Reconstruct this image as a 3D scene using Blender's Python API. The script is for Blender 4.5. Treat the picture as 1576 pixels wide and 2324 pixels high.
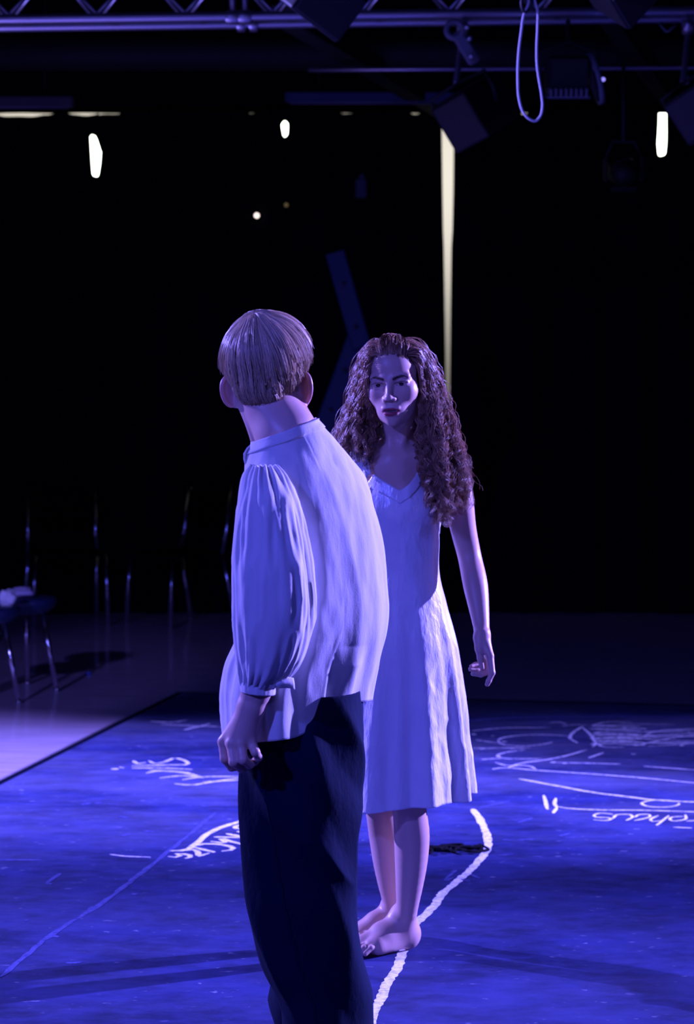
import bpy, math, random
import numpy as np
from mathutils import Vector, Matrix

# ---------------------------------------------------------------- clearing
for o in list(bpy.data.objects):
    bpy.data.objects.remove(o)
SC = bpy.context.scene
COL = SC.collection
PI = math.pi

# ---------------------------------------------------------------- camera
# portrait frame 1576 x 2324; level camera 1.55 m above the floor, looking along +Y,
# 79 mm lens on a 24 mm wide frame, lens shifted down
IMG_W, IMG_H = 1576.0, 2324.0
FPX, CX, HORIZON, CAM_H = 5200.0, 788.0, 865.0, 1.55
cd = bpy.data.cameras.new('camera')
cam = bpy.data.objects.new('camera', cd)
COL.objects.link(cam)
cam.location = (0, 0, CAM_H)
cam.rotation_euler = (PI / 2, 0, 0)
cd.sensor_fit = 'HORIZONTAL'
cd.sensor_width = 24.0
cd.lens = 24.0 * FPX / IMG_W
cd.shift_y = -(IMG_H / 2 - HORIZON) / IMG_W
cd.clip_end = 60
cd.dof.use_dof = True
cd.dof.focus_distance = 5.2
cd.dof.aperture_fstop = 5.4
SC.camera = cam


def W(px, py, z):
    """a point of the place that the photograph shows at (px, py), z metres in front of the lens"""
    return np.array([(px - CX) / FPX * z, z, CAM_H - (py - HORIZON) / FPX * z])


def FL(px, py, h=0.0):
    """a point of the floor (or of a level h above it)"""
    z = FPX * (CAM_H - h) / (py - HORIZON)
    return np.array([(px - CX) / FPX * z, z, h])


# ---------------------------------------------------------------- world
wd = bpy.data.worlds.new('world')
SC.world = wd
wd.use_nodes = True
wd.node_tree.nodes['Background'].inputs[0].default_value = (0.02, 0.03, 0.12, 1)
wd.node_tree.nodes['Background'].inputs[1].default_value = 0.01


# ---------------------------------------------------------------- lamps
def spot(name, loc, aim, watt, color, angle, blend=0.4, radius=0.08):
    l = bpy.data.lights.new(name, 'SPOT')
    l.energy = watt
    l.color = color
    l.spot_size = math.radians(angle)
    l.spot_blend = blend
    l.shadow_soft_size = radius
    o = bpy.data.objects.new(name, l)
    o.location = loc
    o.rotation_euler = (Vector(aim) - Vector(loc)).to_track_quat('-Z', 'Y').to_euler()
    COL.objects.link(o)
    return o


BLUE = (0.10, 0.105, 1.0)
LAV = (0.23, 0.19, 1.0)
# stage lanterns on the rig: one from the left and a little behind, one from the right, weaker ones from the front
spot('lantern_left', (-8.0, 10.0, 4.5), (1.3, 6.9, 0.1), 14500, LAV, 45, 0.85, 0.06)
spot('lantern_right', (7.2, 8.7, 3.0), (-0.05, 5.6, 1.15), 19000, LAV, 27, 0.7, 0.06)
spot('lantern_right_far', (8.2, 6.2, 3.3), (-1.6, 8.9, 0.0), 44000, LAV, 20, 1.0, 0.06)
spot('lantern_front_left', (-3.6, 0.6, 3.9), (-0.3, 6.8, 0.2), 1050, BLUE, 66, 0.9, 0.10)
spot('lantern_front_right', (3.4, 0.4, 3.9), (0.5, 6.6, 0.2), 320, BLUE, 60, 0.9, 0.10)
spot('stools_fill', (-3.4, 0.4, 4.0), (-1.75, 11.0, 0.2), 1800, LAV, 10, 0.8, 0.06)  # added fill spot, only there to brighten the stools and their legs
spot('truss_fill', (-4.2, 9.4, 0.35), (-1.0, 11.1, 3.4), 450, LAV, 30, 0.9, 0.06)  # unseen uplight, added to brighten the truss tubes
# working light behind the back curtain
la = bpy.data.lights.new('work_light', 'AREA')
la.shape = 'RECTANGLE'
la.size, la.size_y = 9.0, 1.6
la.energy = 78
la.color = (1.0, 0.95, 0.90)
lo = bpy.data.objects.new('work_light', la)
lo.location = (0, 15.55, 3.0)
lo.rotation_euler = (PI / 2, 0, 0)
COL.objects.link(lo)

# ---------------------------------------------------------------- colour management
SC.view_settings.view_transform = 'Standard'
SC.view_settings.look = 'None'
SC.view_settings.gamma = 1.0
SC.view_settings.use_curve_mapping = False
SC.view_settings.exposure = 0.0
SC.cycles.use_denoising = True
SC.cycles.max_bounces = 6
SC.cycles.sample_clamp_indirect = 3.0

# ================================================================ helpers: materials
def new_mat(name, color=(0.5, 0.5, 0.5), rough=0.5, metal=0.0, emit=None, estr=0.0, spec=0.5, sheen=0.0, coat=0.0):
    m = bpy.data.materials.new(name)
    m.use_nodes = True
    b = m.node_tree.nodes['Principled BSDF']
    b.inputs['Base Color'].default_value = (*color, 1)
    b.inputs['Roughness'].default_value = rough
    b.inputs['Metallic'].default_value = metal
    b.inputs['Specular IOR Level'].default_value = spec
    b.inputs['Sheen Weight'].default_value = sheen
    b.inputs['Coat Weight'].default_value = coat
    if emit:
        b.inputs['Emission Color'].default_value = (*emit, 1)
        b.inputs['Emission Strength'].default_value = estr
    return m


def nd(m, kind, **kw):
    n = m.node_tree.nodes.new(kind)
    for k, v in kw.items():
        if k.startswith('i_'):
            n.inputs[k[2:].replace('_', ' ')].default_value = v
        else:
            setattr(n, k, v)
    return n


def lk(m, a, b):
    m.node_tree.links.new(a, b)


def bsdf(m):
    return m.node_tree.nodes['Principled BSDF']


def add_bump(m, scale, strength, dist=0.01, detail=4.0, stretch=(1, 1, 1), rough=0.55):
    tc = nd(m, 'ShaderNodeTexCoord')
    mp = nd(m, 'ShaderNodeMapping')
    mp.inputs['Scale'].default_value = stretch
    nz = nd(m, 'ShaderNodeTexNoise')
    nz.inputs['Scale'].default_value = scale
    nz.inputs['Detail'].default_value = detail
    nz.inputs['Roughness'].default_value = rough
    bp = nd(m, 'ShaderNodeBump')
    bp.inputs['Strength'].default_value = strength
    bp.inputs['Distance'].default_value = dist
    lk(m, tc.outputs['Object'], mp.inputs['Vector'])
    lk(m, mp.outputs['Vector'], nz.inputs['Vector'])
    lk(m, nz.outputs['Fac'], bp.inputs['Height'])
    last = bsdf(m).inputs['Normal']
    if last.is_linked:
        lk(m, last.links[0].from_socket, bp.inputs['Normal'])
    lk(m, bp.outputs['Normal'], last)
    return nz, mp


def color_noise(m, c1, c2, scale, detail=5.0, stretch=(1, 1, 1), lo=0.35, hi=0.65, rough=0.6):
    tc = nd(m, 'ShaderNodeTexCoord')
    mp = nd(m, 'ShaderNodeMapping')
    mp.inputs['Scale'].default_value = stretch
    nz = nd(m, 'ShaderNodeTexNoise')
    nz.inputs['Scale'].default_value = scale
    nz.inputs['Detail'].default_value = detail
    nz.inputs['Roughness'].default_value = rough
    cr = nd(m, 'ShaderNodeValToRGB')
    cr.color_ramp.elements[0].position = lo
    cr.color_ramp.elements[1].position = hi
    cr.color_ramp.elements[0].color = (*c1, 1)
    cr.color_ramp.elements[1].color = (*c2, 1)
    lk(m, tc.outputs['Object'], mp.inputs['Vector'])
    lk(m, mp.outputs['Vector'], nz.inputs['Vector'])
    lk(m, nz.outputs['Fac'], cr.inputs['Fac'])
    lk(m, cr.outputs['Color'], bsdf(m).inputs['Base Color'])
    return cr


def attr_color(m, name='col'):
    a = nd(m, 'ShaderNodeAttribute')
    a.attribute_name = name
    lk(m, a.outputs['Color'], bsdf(m).inputs['Base Color'])
    return a


# ================================================================ helpers: meshes and objects
def link(name, me, mat=None, parent=None):
    o = bpy.data.objects.new(name, me)
    COL.objects.link(o)
    if mat is not None:
        me.materials.append(mat)
    if parent is not None:
        o.parent = parent
        o.matrix_parent_inverse = Matrix.Translation(parent.location).inverted()
    return o


def mesh_np(name, V, F, mat=None, parent=None, smooth=True, col=None):
    """V (n,3), F (m,3) or (m,4) or a list of such arrays -> one mesh object"""
    V = np.asarray(V, np.float32)
    Fs = F if isinstance(F, list) else [F]
    Fs = [np.asarray(f, np.int32) for f in Fs if len(f)]
    me = bpy.data.meshes.new(name)
    me.vertices.add(len(V))
    me.vertices.foreach_set('co', V.ravel())
    nl = sum(f.size for f in Fs)
    npoly = sum(len(f) for f in Fs)
    me.loops.add(nl)
    me.loops.foreach_set('vertex_index', np.concatenate([f.ravel() for f in Fs]))
    me.polygons.add(npoly)
    tot = np.concatenate([np.full(len(f), f.shape[1], np.int32) for f in Fs])
    st = np.concatenate([[0], np.cumsum(tot)[:-1]]).astype(np.int32)
    me.polygons.foreach_set('loop_start', st)
    me.polygons.foreach_set('use_smooth', np.full(npoly, smooth))
    me.update(calc_edges=True)
    if col is not None:
        at = me.color_attributes.new('col', 'FLOAT_COLOR', 'POINT')
        c4 = np.ones((len(V), 4), np.float32)
        c4[:, :3] = col
        at.data.foreach_set('color', c4.ravel())
    return link(name, me, mat, parent)


class MB:
    """collects vertices and faces of ONE object"""

    def __init__(s):
        s.v, s.q, s.t, s.n = [], [], [], 0

    def add(s, V, F):
        V = np.asarray(V, float)
        for f in (F if isinstance(F, list) and getattr(F[0], 'ndim', 0) == 2 else [F]):
            f = np.asarray(f, int)
            if len(f):
                (s.q if f.shape[1] == 4 else s.t).append(f + s.n)
        s.v.append(V)
        s.n += len(V)
        return s

    def box(s, c, size, R=None, bev=0.0):
        c = np.asarray(c, float)
        h = np.asarray(size, float) / 2
        if bev <= 0:
            V = np.array([[x, y, z] for x in (-1, 1) for y in (-1, 1) for z in (-1, 1)], float) * h
            F = [[0, 1, 3, 2], [4, 6, 7, 5], [0, 4, 5, 1], [2, 3, 7, 6], [0, 2, 6, 4], [1, 5, 7, 3]]
        else:
            V, F = bev_box(h, min(bev, 0.45 * 2 * h.min()))
        if R is not None:
            V = V @ np.asarray(R).T
        return s.add(V + c, F)

    def tube(s, pts, r, n=8, caps=True):
        V, F = tube(pts, r, n, caps)
        return s.add(V, F)

    def lathe(s, prof, c, n=20, R=None):
        """prof: (radius, height) pairs turned about the local z axis"""
        prof = np.asarray(prof, float)
        a = np.linspace(0, 2 * PI, n, endpoint=False)
        V = np.concatenate([np.stack([r * np.cos(a), r * np.sin(a), np.full(n, z)], 1) for r, z in prof])
        F = []
        for i in range(len(prof) - 1):
            for j in range(n):
                k = (j + 1) % n
                F.append([i * n + j, i * n + k, (i + 1) * n + k, (i + 1) * n + j])
        if R is not None:
            V = V @ np.asarray(R).T
        return s.add(V + np.asarray(c, float), F)

    def build(s, name, mat, parent=None, smooth=False, col=None):
        V = np.concatenate(s.v)
        Fs = []
        if s.q:
            Fs.append(np.concatenate(s.q))
        if s.t:
            Fs.append(np.concatenate(s.t))
        return mesh_np(name, V, Fs, mat, parent, smooth, col)


def bev_box(h, b):
    xs = []
    V, idx = [], {}
    for sx in (-1, 1):
        for sy in (-1, 1):
            for sz in (-1, 1):
                for ax in range(3):
                    p = np.array([sx, sy, sz], float) * (h - b)
                    p[ax] += (sx, sy, sz)[ax] * b
                    idx[(sx, sy, sz, ax)] = len(V)
                    V.append(p)
    F4, F3 = [], []
    for ax in range(3):
        o = [i for i in range(3) if i != ax]
        for s_ in (-1, 1):
            q = []
            for u, v in ((-1, -1), (1, -1), (1, 1), (-1, 1)):
                k = [0, 0, 0]
                k[ax] = s_
                k[o[0]] = u
                k[o[1]] = v
                q.append(idx[(*k, ax)])
            F4.append(q)
        for u in (-1, 1):
            for v in (-1, 1):
                q = []
                for s_, a2 in ((-1, o[0]), (1, o[0]), (1, o[1]), (-1, o[1])):
                    k = [0, 0, 0]
                    k[ax] = s_
                    k[o[0]] = u
                    k[o[1]] = v
                    q.append(idx[(*k, a2)])
                F4.append(q)
    for sx in (-1, 1):
        for sy in (-1, 1):
            for sz in (-1, 1):
                F3.append([idx[(sx, sy, sz, a)] for a in range(3)])
    return np.array(V), [np.array(F4), np.array(F3)]


def tube(pts, r, n=8, caps=True):
    P = np.asarray(pts, float)
    m = len(P)
    r = np.broadcast_to(np.asarray(r, float), (m,))
    T = np.gradient(P, axis=0)
    T /= np.linalg.norm(T, axis=1, keepdims=True) + 1e-12
    up = np.array([0, 0, 1.0]) if abs(T[0, 2]) < 0.9 else np.array([1.0, 0, 0])
    N = np.zeros_like(P)
    u = np.cross(T[0], up)
    u /= np.linalg.norm(u)
    for i in range(m):
        u = u - T[i] * (u @ T[i])
        u /= np.linalg.norm(u) + 1e-12
        N[i] = u
    B = np.cross(T, N)
    a = np.linspace(0, 2 * PI, n, endpoint=False)
    V = (P[:, None] + r[:, None, None] * (np.cos(a)[None, :, None] * N[:, None] + np.sin(a)[None, :, None] * B[:, None])).reshape(-1, 3)
    i = np.arange(m - 1)[:, None] * n
    j = np.arange(n)[None]
    k = (j + 1) % n
    F = np.stack([i + j, i + k, i + n + k, i + n + j], -1).reshape(-1, 4)
    Fs = [F]
    if caps:
        V = np.concatenate([V, P[:1], P[-1:]])
        t0 = np.stack([np.full(n, m * n), k[0], j[0]], 1)
        t1 = np.stack([np.full(n, m * n + 1), (m - 1) * n + j[0], (m - 1) * n + k[0]], 1)
        Fs.append(np.concatenate([t0, t1]))
    return V, Fs


def spline(P, n):
    """Catmull-Rom through the rows of P, n samples"""
    P = np.asarray(P, float)
    d = np.linalg.norm(np.diff(P[:, :3], axis=0), axis=1)
    t = np.concatenate([[0], np.cumsum(d + 1e-9)])
    return interp(t, P, np.linspace(0, t[-1], n))


def interp(t, P, x):
    """smooth (cubic hermite, monotone-ish) interpolation of rows P at parameters t"""
    t = np.asarray(t, float)
    P = np.asarray(P, float)
    one = P.ndim == 1
    if one:
        P = P[:, None]
    D = np.gradient(P, t, axis=0)
    x = np.clip(np.asarray(x, float), t[0], t[-1])
    i = np.clip(np.searchsorted(t, x, side='right') - 1, 0, len(t) - 2)
    h = (t[i + 1] - t[i])[:, None]
    s = ((x - t[i]) / h[:, 0])[:, None]
    s2, s3 = s * s, s * s * s
    out = (2 * s3 - 3 * s2 + 1) * P[i] + (s3 - 2 * s2 + s) * h * D[i] + (-2 * s3 + 3 * s2) * P[i + 1] + (s3 - s2) * h * D[i + 1]
    return out[:, 0] if one else out


def rotz(a):
    c, s = math.cos(a), math.sin(a)
    return np.array([[c, -s, 0], [s, c, 0], [0, 0, 1.0]])


def rotx(a):
    c, s = math.cos(a), math.sin(a)
    return np.array([[1.0, 0, 0], [0, c, -s], [0, s, c]])


def roty(a):
    c, s = math.cos(a), math.sin(a)
    return np.array([[c, 0, s], [0, 1.0, 0], [-s, 0, c]])


def axis_R(d):
    """rotation whose z axis points along d"""
    z = np.asarray(d, float)
    z = z / np.linalg.norm(z)
    x = np.cross([0, 0, 1.0] if abs(z[2]) < 0.95 else [0, 1.0, 0], z)
    x /= np.linalg.norm(x)
    return np.stack([x, np.cross(z, x), z], 1)


def vnoise(p, seed=0):
    """value noise in -1..1, p (n,3)"""
    p = np.asarray(p, float)
    i = np.floor(p).astype(np.int64)
    f = p - i
    f = f * f * f * (f * (f * 6 - 15) + 10)

    def h(a, b, c):
        n = (a * 374761393 + b * 668265263 + c * 2147483647 + seed * 144665) & 0xFFFFFFFF
        n = ((n ^ (n >> 13)) * 1274126177) & 0xFFFFFFFF
        n = n ^ (n >> 16)
        return (n & 0xFFFF) / 32767.5 - 1

    x, y, z = i[:, 0], i[:, 1], i[:, 2]
    r = 0
    for a in (0, 1):
        wx = f[:, 0] if a else 1 - f[:, 0]
        for b in (0, 1):
            wy = f[:, 1] if b else 1 - f[:, 1]
            for c in (0, 1):
                wz = f[:, 2] if c else 1 - f[:, 2]
                r = r + wx * wy * wz * h(x + a, y + b, z + c)
    return r


def fbm(p, octv=3, seed=0):
    r, a = 0, 1.0
    for k in range(octv):
        r = r + a * vnoise(np.asarray(p) * 2 ** k, seed + k)
        a *= 0.5
    return r


def tag(o, label=None, cat=None, group=None, kind=None):
    if label:
        o['label'] = label
    if cat:
        o['category'] = cat
    if group:
        o['group'] = group
    if kind:
        o['kind'] = kind
    return o


def empty(name, loc, label=None, cat=None, group=None):
    o = bpy.data.objects.new(name, None)
    COL.objects.link(o)
    o.location = [float(v) for v in loc]
    o.empty_display_size = 0.1
    return tag(o, label, cat, group)


def copy_tree(o, parent=None):
    c = o.copy()
    COL.objects.link(c)
    if parent is not None:
        c.parent = parent
    for ch in list(o.children):
        copy_tree(ch, c)
    return c


# ================================================================ helpers: signed distance bodies
class Body:
    """smooth union of round cones and ellipsoids, turned into one continuous mesh"""

    def __init__(s):
        s.ops = []

    def cone(s, a, b, ra, rb, k=0.01, op=1):
        a, b = np.asarray(a, float), np.asarray(b, float)
        s.ops.append((op, k, 'c', (a, b, ra, rb), (a + b) / 2, np.linalg.norm(b - a) / 2 + max(ra, rb)))

    def ell(s, c, r, R=None, k=0.01, op=1):
        c, r = np.asarray(c, float), np.asarray(r, float)
        s.ops.append((op, k, 'e', (c, r, np.eye(3) if R is None else np.asarray(R, float)), c, r.max()))

    def chain(s, pts, rad, k=0.01):
        pts, rad = np.asarray(pts, float), np.asarray(rad, float)
        if len(pts) > 3 and k > 0.008:      # a limb: resample smoothly so that it has no kinks
            Q = spline(np.c_[pts, rad], len(pts) * 4)
            pts, rad, k = Q[:, :3], Q[:, 3], 0.002
        for i in range(len(pts) - 1):
            s.cone(pts[i], pts[i + 1], rad[i], rad[i + 1], k)

    def eval(s, P, near=None):
        d = np.full(len(P), 1.0, P.dtype)
        for op, k, kind, a, bc, br in (s.ops if near is None else near):
            if kind == 'c':
                A, B, ra, rb = a
                ba = B - A
                pa = P - A
                L2 = ba @ ba + 1e-12
                t = np.clip(pa @ ba / L2, 0, 1)
                q = pa - t[:, None] * ba
                e = np.sqrt(np.einsum('ij,ij->i', q, q)) - (ra + (rb - ra) * t)
            else:
                c, r, R = a
                q = (P - c) @ R
                q1 = q / r
                k0 = np.sqrt(np.einsum('ij,ij->i', q1, q1)) + 1e-9
                q2 = q1 / r
                k1 = np.sqrt(np.einsum('ij,ij->i', q2, q2)) + 1e-9
                e = k0 * (k0 - 1) / k1
            if op == 1:
                h = np.clip(k - np.abs(d - e), 0, None) / k
                d = np.minimum(d, e) - h * h * k * 0.25
            else:
                e = -e
                h = np.clip(k - np.abs(d - e), 0, None) / k
                d = np.maximum(d, e) + h * h * k * 0.25
        return d

    def near_ops(s, c, rad):
        return [o for o in s.ops if np.linalg.norm(o[4] - c) - o[5] < rad + 0.03 + o[1]]

    def dist(s, P):
        """signed distance at many points (culled in clusters)"""
        P = np.asarray(P, float)
        d = np.full(len(P), 1.0)
        key = np.floor(P / 0.08).astype(np.int64)
        kk = (key[:, 0] * 73856093) ^ (key[:, 1] * 19349663) ^ (key[:, 2] * 83492791)
        od = np.argsort(kk, kind='stable')
        cuts = np.flatnonzero(np.diff(kk[od])) + 1
        for idx in np.split(od, cuts):
            c = P[idx].mean(0)
            ops = s.near_ops(c, 0.075)
            if ops:
                d[idx] = s.eval(P[idx], ops)
        return d

    def grad(s, P, e=0.002):
        g = np.stack([s.dist(P + np.eye(3)[i] * e) - s.dist(P - np.eye(3)[i] * e) for i in range(3)], 1)
        return g / (np.linalg.norm(g, axis=1, keepdims=True) + 1e-9)

    def push(s, P, gap, rounds=3):
        """moves points out of the body until they clear it by gap"""
        P = np.array(P, float)
        gap = np.broadcast_to(gap, (len(P),))
        for _ in range(rounds):
            d = s.dist(P)
            m = d < gap
            if not m.any():
                break
            P[m] += s.grad(P[m]) * (gap[m] - d[m])[:, None]
        return P

    def mesh(s, h):
        N = 16
        S = N * h
        lo = np.min([o[4] - o[5] for o in s.ops if o[0] == 1], axis=0) - 2 * h
        hi = np.max([o[4] + o[5] for o in s.ops if o[0] == 1], axis=0) + 2 * h
        nb = np.ceil((hi - lo) / S).astype(int)
        g = np.arange(N + 1)
        G = np.stack(np.meshgrid(g, g, g, indexing='ij'), -1)
        Gf = G.reshape(-1, 3) * h
        half = S * 0.5 * math.sqrt(3)
        verts, keys, quads_src = [], [], []
        STR = np.array([1 << 40, 1 << 20, 1], np.int64)
        offs = np.array([[i, j, k] for i in (0, 1) for j in (0, 1) for k in (0, 1)])
        for bi in range(nb[0]):
            for bj in range(nb[1]):
                for bk in range(nb[2]):
                    b0 = lo + np.array([bi, bj, bk]) * S
                    c = b0 + S / 2
                    ops = s.near_ops(c, half)
                    if not any(o[0] == 1 for o in ops):
                        continue
                    if abs(s.eval(c[None], ops)[0]) > half * 1.5 + 0.01:
                        continue
                    D = s.eval(Gf + b0, ops).reshape(N + 1, N + 1, N + 1)
                    I = D < 0
                    if not I.any() or I.all():
                        continue
                    cnt = sum(I[o[0]:o[0] + N, o[1]:o[1] + N, o[2]:o[2] + N].astype(np.int8) for o in offs)
                    ci = np.argwhere((cnt > 0) & (cnt < 8))
                    if not len(ci):
                        continue
                    acc = np.zeros((len(ci), 3))
                    num = np.zeros(len(ci))
                    for ax in range(3):
                        e = np.eye(3, dtype=int)[ax]
                        o2 = [x for x in range(3) if x != ax]
                        for u in (0, 1):
                            for v in (0, 1):
                                st = np.zeros(3, int)
                                st[o2[0]] = u
                                st[o2[1]] = v
                                p0 = ci + st
                                p1 = p0 + e
                                d0 = D[p0[:, 0], p0[:, 1], p0[:, 2]]
                                d1 = D[p1[:, 0], p1[:, 1], p1[:, 2]]
                                x = (d0 < 0) != (d1 < 0)
                                t = np.where(x, d0 / np.where(x, d0 - d1, 1), 0)
                                acc += np.where(x[:, None], p0 + t[:, None] * e, 0)
                                num += x
                    verts.append(acc / num[:, None] * h + b0)
                    gi = ci + np.array([bi, bj, bk]) * N + 1
                    keys.append(gi @ STR)
                    for ax in range(3):
                        e = np.eye(3, dtype=int)[ax]
                        d0 = I[ci[:, 0], ci[:, 1], ci[:, 2]]
                        q = ci + e
                        d1 = I[q[:, 0], q[:, 1], q[:, 2]]
                        x = d0 != d1
                        if x.any():
                            quads_src.append((gi[x], ax, d0[x]))
        V = np.concatenate(verts)
        K = np.concatenate(keys)
        od = np.argsort(K)
        Ks = K[od]

        def find(gi):
            k = gi @ STR
            p = np.clip(np.searchsorted(Ks, k), 0, len(Ks) - 1)
            return np.where(Ks[p] == k, od[p], -1)

        F = []
        for gi, ax, inside in quads_src:
            u, v = [np.eye(3, dtype=int)[x] for x in ((ax + 1) % 3, (ax + 2) % 3)]
            q = np.stack([find(gi), find(gi - u), find(gi - u - v), find(gi - v)], 1)
            q[~inside] = q[~inside][:, ::-1]
            F.append(q)
        F = np.concatenate(F)
        F = F[(F >= 0).all(1)]
        # keep only what the largest shell needs; settle the vertices onto the surface
        for _ in range(2):
            d = s.dist(V)
            V = V - s.grad(V) * d[:, None] * 0.9
        return V, F


def coarsen(V, F, mask, cell):
    """merges the masked vertices into cells: fewer faces where clothes hide the body"""
    key = np.floor(V / cell).astype(np.int64)
    k = key[:, 0] * 73856093 ^ key[:, 1] * 19349663 ^ key[:, 2] * 83492791
    k = np.where(mask, k, -np.arange(len(V)) - (1 << 60))
    _, inv = np.unique(k, return_inverse=True)
    inv = inv.ravel()
    n = inv.max() + 1
    cnt = np.bincount(inv, minlength=n)[:, None]
    V2 = np.stack([np.bincount(inv, V[:, i], n) for i in range(3)], 1) / cnt
    T = inv[np.concatenate([F[:, [0, 1, 2]], F[:, [0, 2, 3]]])]
    T = T[(T[:, 0] != T[:, 1]) & (T[:, 1] != T[:, 2]) & (T[:, 0] != T[:, 2])]
    _, first = np.unique(np.sort(T, axis=1), axis=0, return_index=True)
    return V2, T[np.sort(first)]


def relax(V, F, it=1, lam=0.5):
    """laplacian smoothing"""
    E = np.concatenate([F[:, [i, (i + 1) % F.shape[1]]] for i in range(F.shape[1])])
    E = np.concatenate([E, E[:, ::-1]])
    for _ in range(it):
        A = np.stack([np.bincount(E[:, 0], V[E[:, 1], i], len(V)) for i in range(3)], 1)
        n = np.bincount(E[:, 0], minlength=len(V))[:, None]
        V = V + lam * (A / np.maximum(n, 1) - V)
    return V


def grid_faces(nu, nv, wrap_u=True):
    """faces of a (nv rows, nu columns) grid"""
    i = np.arange(nv - 1)[:, None] * nu
    j = np.arange(nu if wrap_u else nu - 1)[None]
    k = (j + 1) % nu
    return np.stack([i + j, i + k, i + nu + k, i + nu + j], -1).reshape(-1, 4)


def grid_normals(G):
    """outward-ish normals of a wrapped grid (nv, nu, 3)"""
    du = np.roll(G, -1, 1) - np.roll(G, 1, 1)
    dv = np.gradient(G, axis=0)
    n = np.cross(du, dv)
    return n / (np.linalg.norm(n, axis=2, keepdims=True) + 1e-12)


def sheet(name, G, mat, parent, thick=0.0015, wrap=True):
    """a cloth made of a grid of points, with real thickness"""
    nv, nu = G.shape[:2]
    o = mesh_np(name, G.reshape(-1, 3), grid_faces(nu, nv, wrap), mat, parent)
    md = o.modifiers.new('thickness', 'SOLIDIFY')
    md.thickness = thick
    md.offset = -1
    return o


def strands(name, P, R, mat, parent, cols=None, n=3):
    """P (s, m, 3) hair paths, R (s, m) radii -> one mesh of thin tapered tubes"""
    S_, M = P.shape[:2]
    T = np.gradient(P, axis=1)
    T /= np.linalg.norm(T, axis=2, keepdims=True) + 1e-9
    ref = np.array([0.31, -0.83, 0.46])
    A = np.cross(T, ref)
    A /= np.linalg.norm(A, axis=2, keepdims=True) + 1e-9
    B = np.cross(T, A)
    an = np.arange(n) * 2 * PI / n
    V = P[:, :, None] + R[:, :, None, None] * (np.cos(an)[None, None, :, None] * A[:, :, None] + np.sin(an)[None, None, :, None] * B[:, :, None])
    base = (np.arange(S_) * M * n)[:, None, None]
    i = (np.arange(M - 1) * n)[None, :, None]
    j = np.arange(n)[None, None]
    k = (j + 1) % n
    F = np.stack([base + i + j, base + i + k, base + i + n + k, base + i + n + j], -1).reshape(-1, 4)
    c = None
    if cols is not None:
        c = np.repeat(cols, M * n, axis=0)
    return mesh_np(name, V.reshape(-1, 3), F, mat, parent, True, c)

# ================================================================ materials of the place
M = {}
M['floor'] = new_mat('wooden_floor', (0.2, 0.15, 0.12), 0.16, spec=0.28, coat=0.12)
bsdf(M['floor']).inputs['Coat Roughness'].default_value = 0.05
color_noise(M['floor'], (0.42, 0.35, 0.42), (0.54, 0.46, 0.54), 3.0, 4, (1, 6, 1))
add_bump(M['floor'], 8, 0.05, 0.004, 3, (1, 5, 1))
M['mat'] = new_mat('stage_mat', (0.02, 0.03, 0.08), 0.62, spec=0.2)
M['edging'] = new_mat('black_edging', (0.002, 0.004, 0.012), 0.9, spec=0.02)
M['chalk'] = new_mat('chalk', (0.8, 0.8, 0.8), 0.95, spec=0.1)
M['chalk_thin'] = new_mat('rubbed_chalk', (0.5, 0.5, 0.55), 0.95, spec=0.1)
M['chalk_faint'] = new_mat('faint_chalk', (0.1, 0.12, 0.2), 0.9, spec=0.1)
M['curtain'] = new_mat('black_molton', (0.006, 0.006, 0.009), 0.95, spec=0.05)
M['wall'] = new_mat('cream_wall', (0.72, 0.70, 0.63), 0.9, spec=0.1)
M['dark'] = new_mat('dark_paint', (0.008, 0.008, 0.011), 0.9, spec=0.1)
M['black'] = new_mat('black_metal', (0.012, 0.012, 0.015), 0.5, spec=0.4)
M['alu'] = new_mat('aluminium', (0.55, 0.55, 0.58), 0.35, 0.9)
M['chrome'] = new_mat('chrome', (0.75, 0.75, 0.78), 0.16, 1.0)
M['rope'] = new_mat('cord', (0.7, 0.7, 0.75), 0.6)
M['glow'] = new_mat('window_daylight', (0.8, 0.8, 0.8), 0.5, emit=(0.86, 1.0, 0.80), estr=7.0)
M['led'] = new_mat('indicator_lamp', (0.8, 0.7, 0.7), 0.5, emit=(1.0, 0.82, 0.75), estr=2.2)
M['bluedot'] = new_mat('blue_indicator', (0.3, 0.3, 0.9), 0.5, emit=(0.3, 0.25, 1.0), estr=1.6)
M['seat'] = new_mat('stool_seat', (0.012, 0.022, 0.07), 0.5)
M['paper'] = new_mat('white_cloth', (0.75, 0.75, 0.75), 0.85)
M['greymetal'] = new_mat('grey_painted_metal', (0.16, 0.17, 0.2), 0.5)
M['glass'] = new_mat('lens_glass', (0.03, 0.03, 0.04), 0.08, spec=0.8)

# the mat: blue-black, scuffed, with rubbed chalk dust
m = M['mat']
tc = nd(m, 'ShaderNodeTexCoord')


def mat_noise(scale, stretch, lo, hi, detail=6, rough=0.62):
    mp = nd(m, 'ShaderNodeMapping')
    mp.inputs['Scale'].default_value = stretch
    mp.inputs['Rotation'].default_value = (0, 0, 0.2)
    nz = nd(m, 'ShaderNodeTexNoise')
    nz.inputs['Scale'].default_value = scale
    nz.inputs['Detail'].default_value = detail
    nz.inputs['Roughness'].default_value = rough
    mr = nd(m, 'ShaderNodeMapRange')
    mr.inputs['From Min'].default_value = lo
    mr.inputs['From Max'].default_value = hi
    lk(m, tc.outputs['Object'], mp.inputs['Vector'])
    lk(m, mp.outputs['Vector'], nz.inputs['Vector'])
    lk(m, nz.outputs['Fac'], mr.inputs['Value'])
    return mr.outputs['Result'], nz


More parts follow.
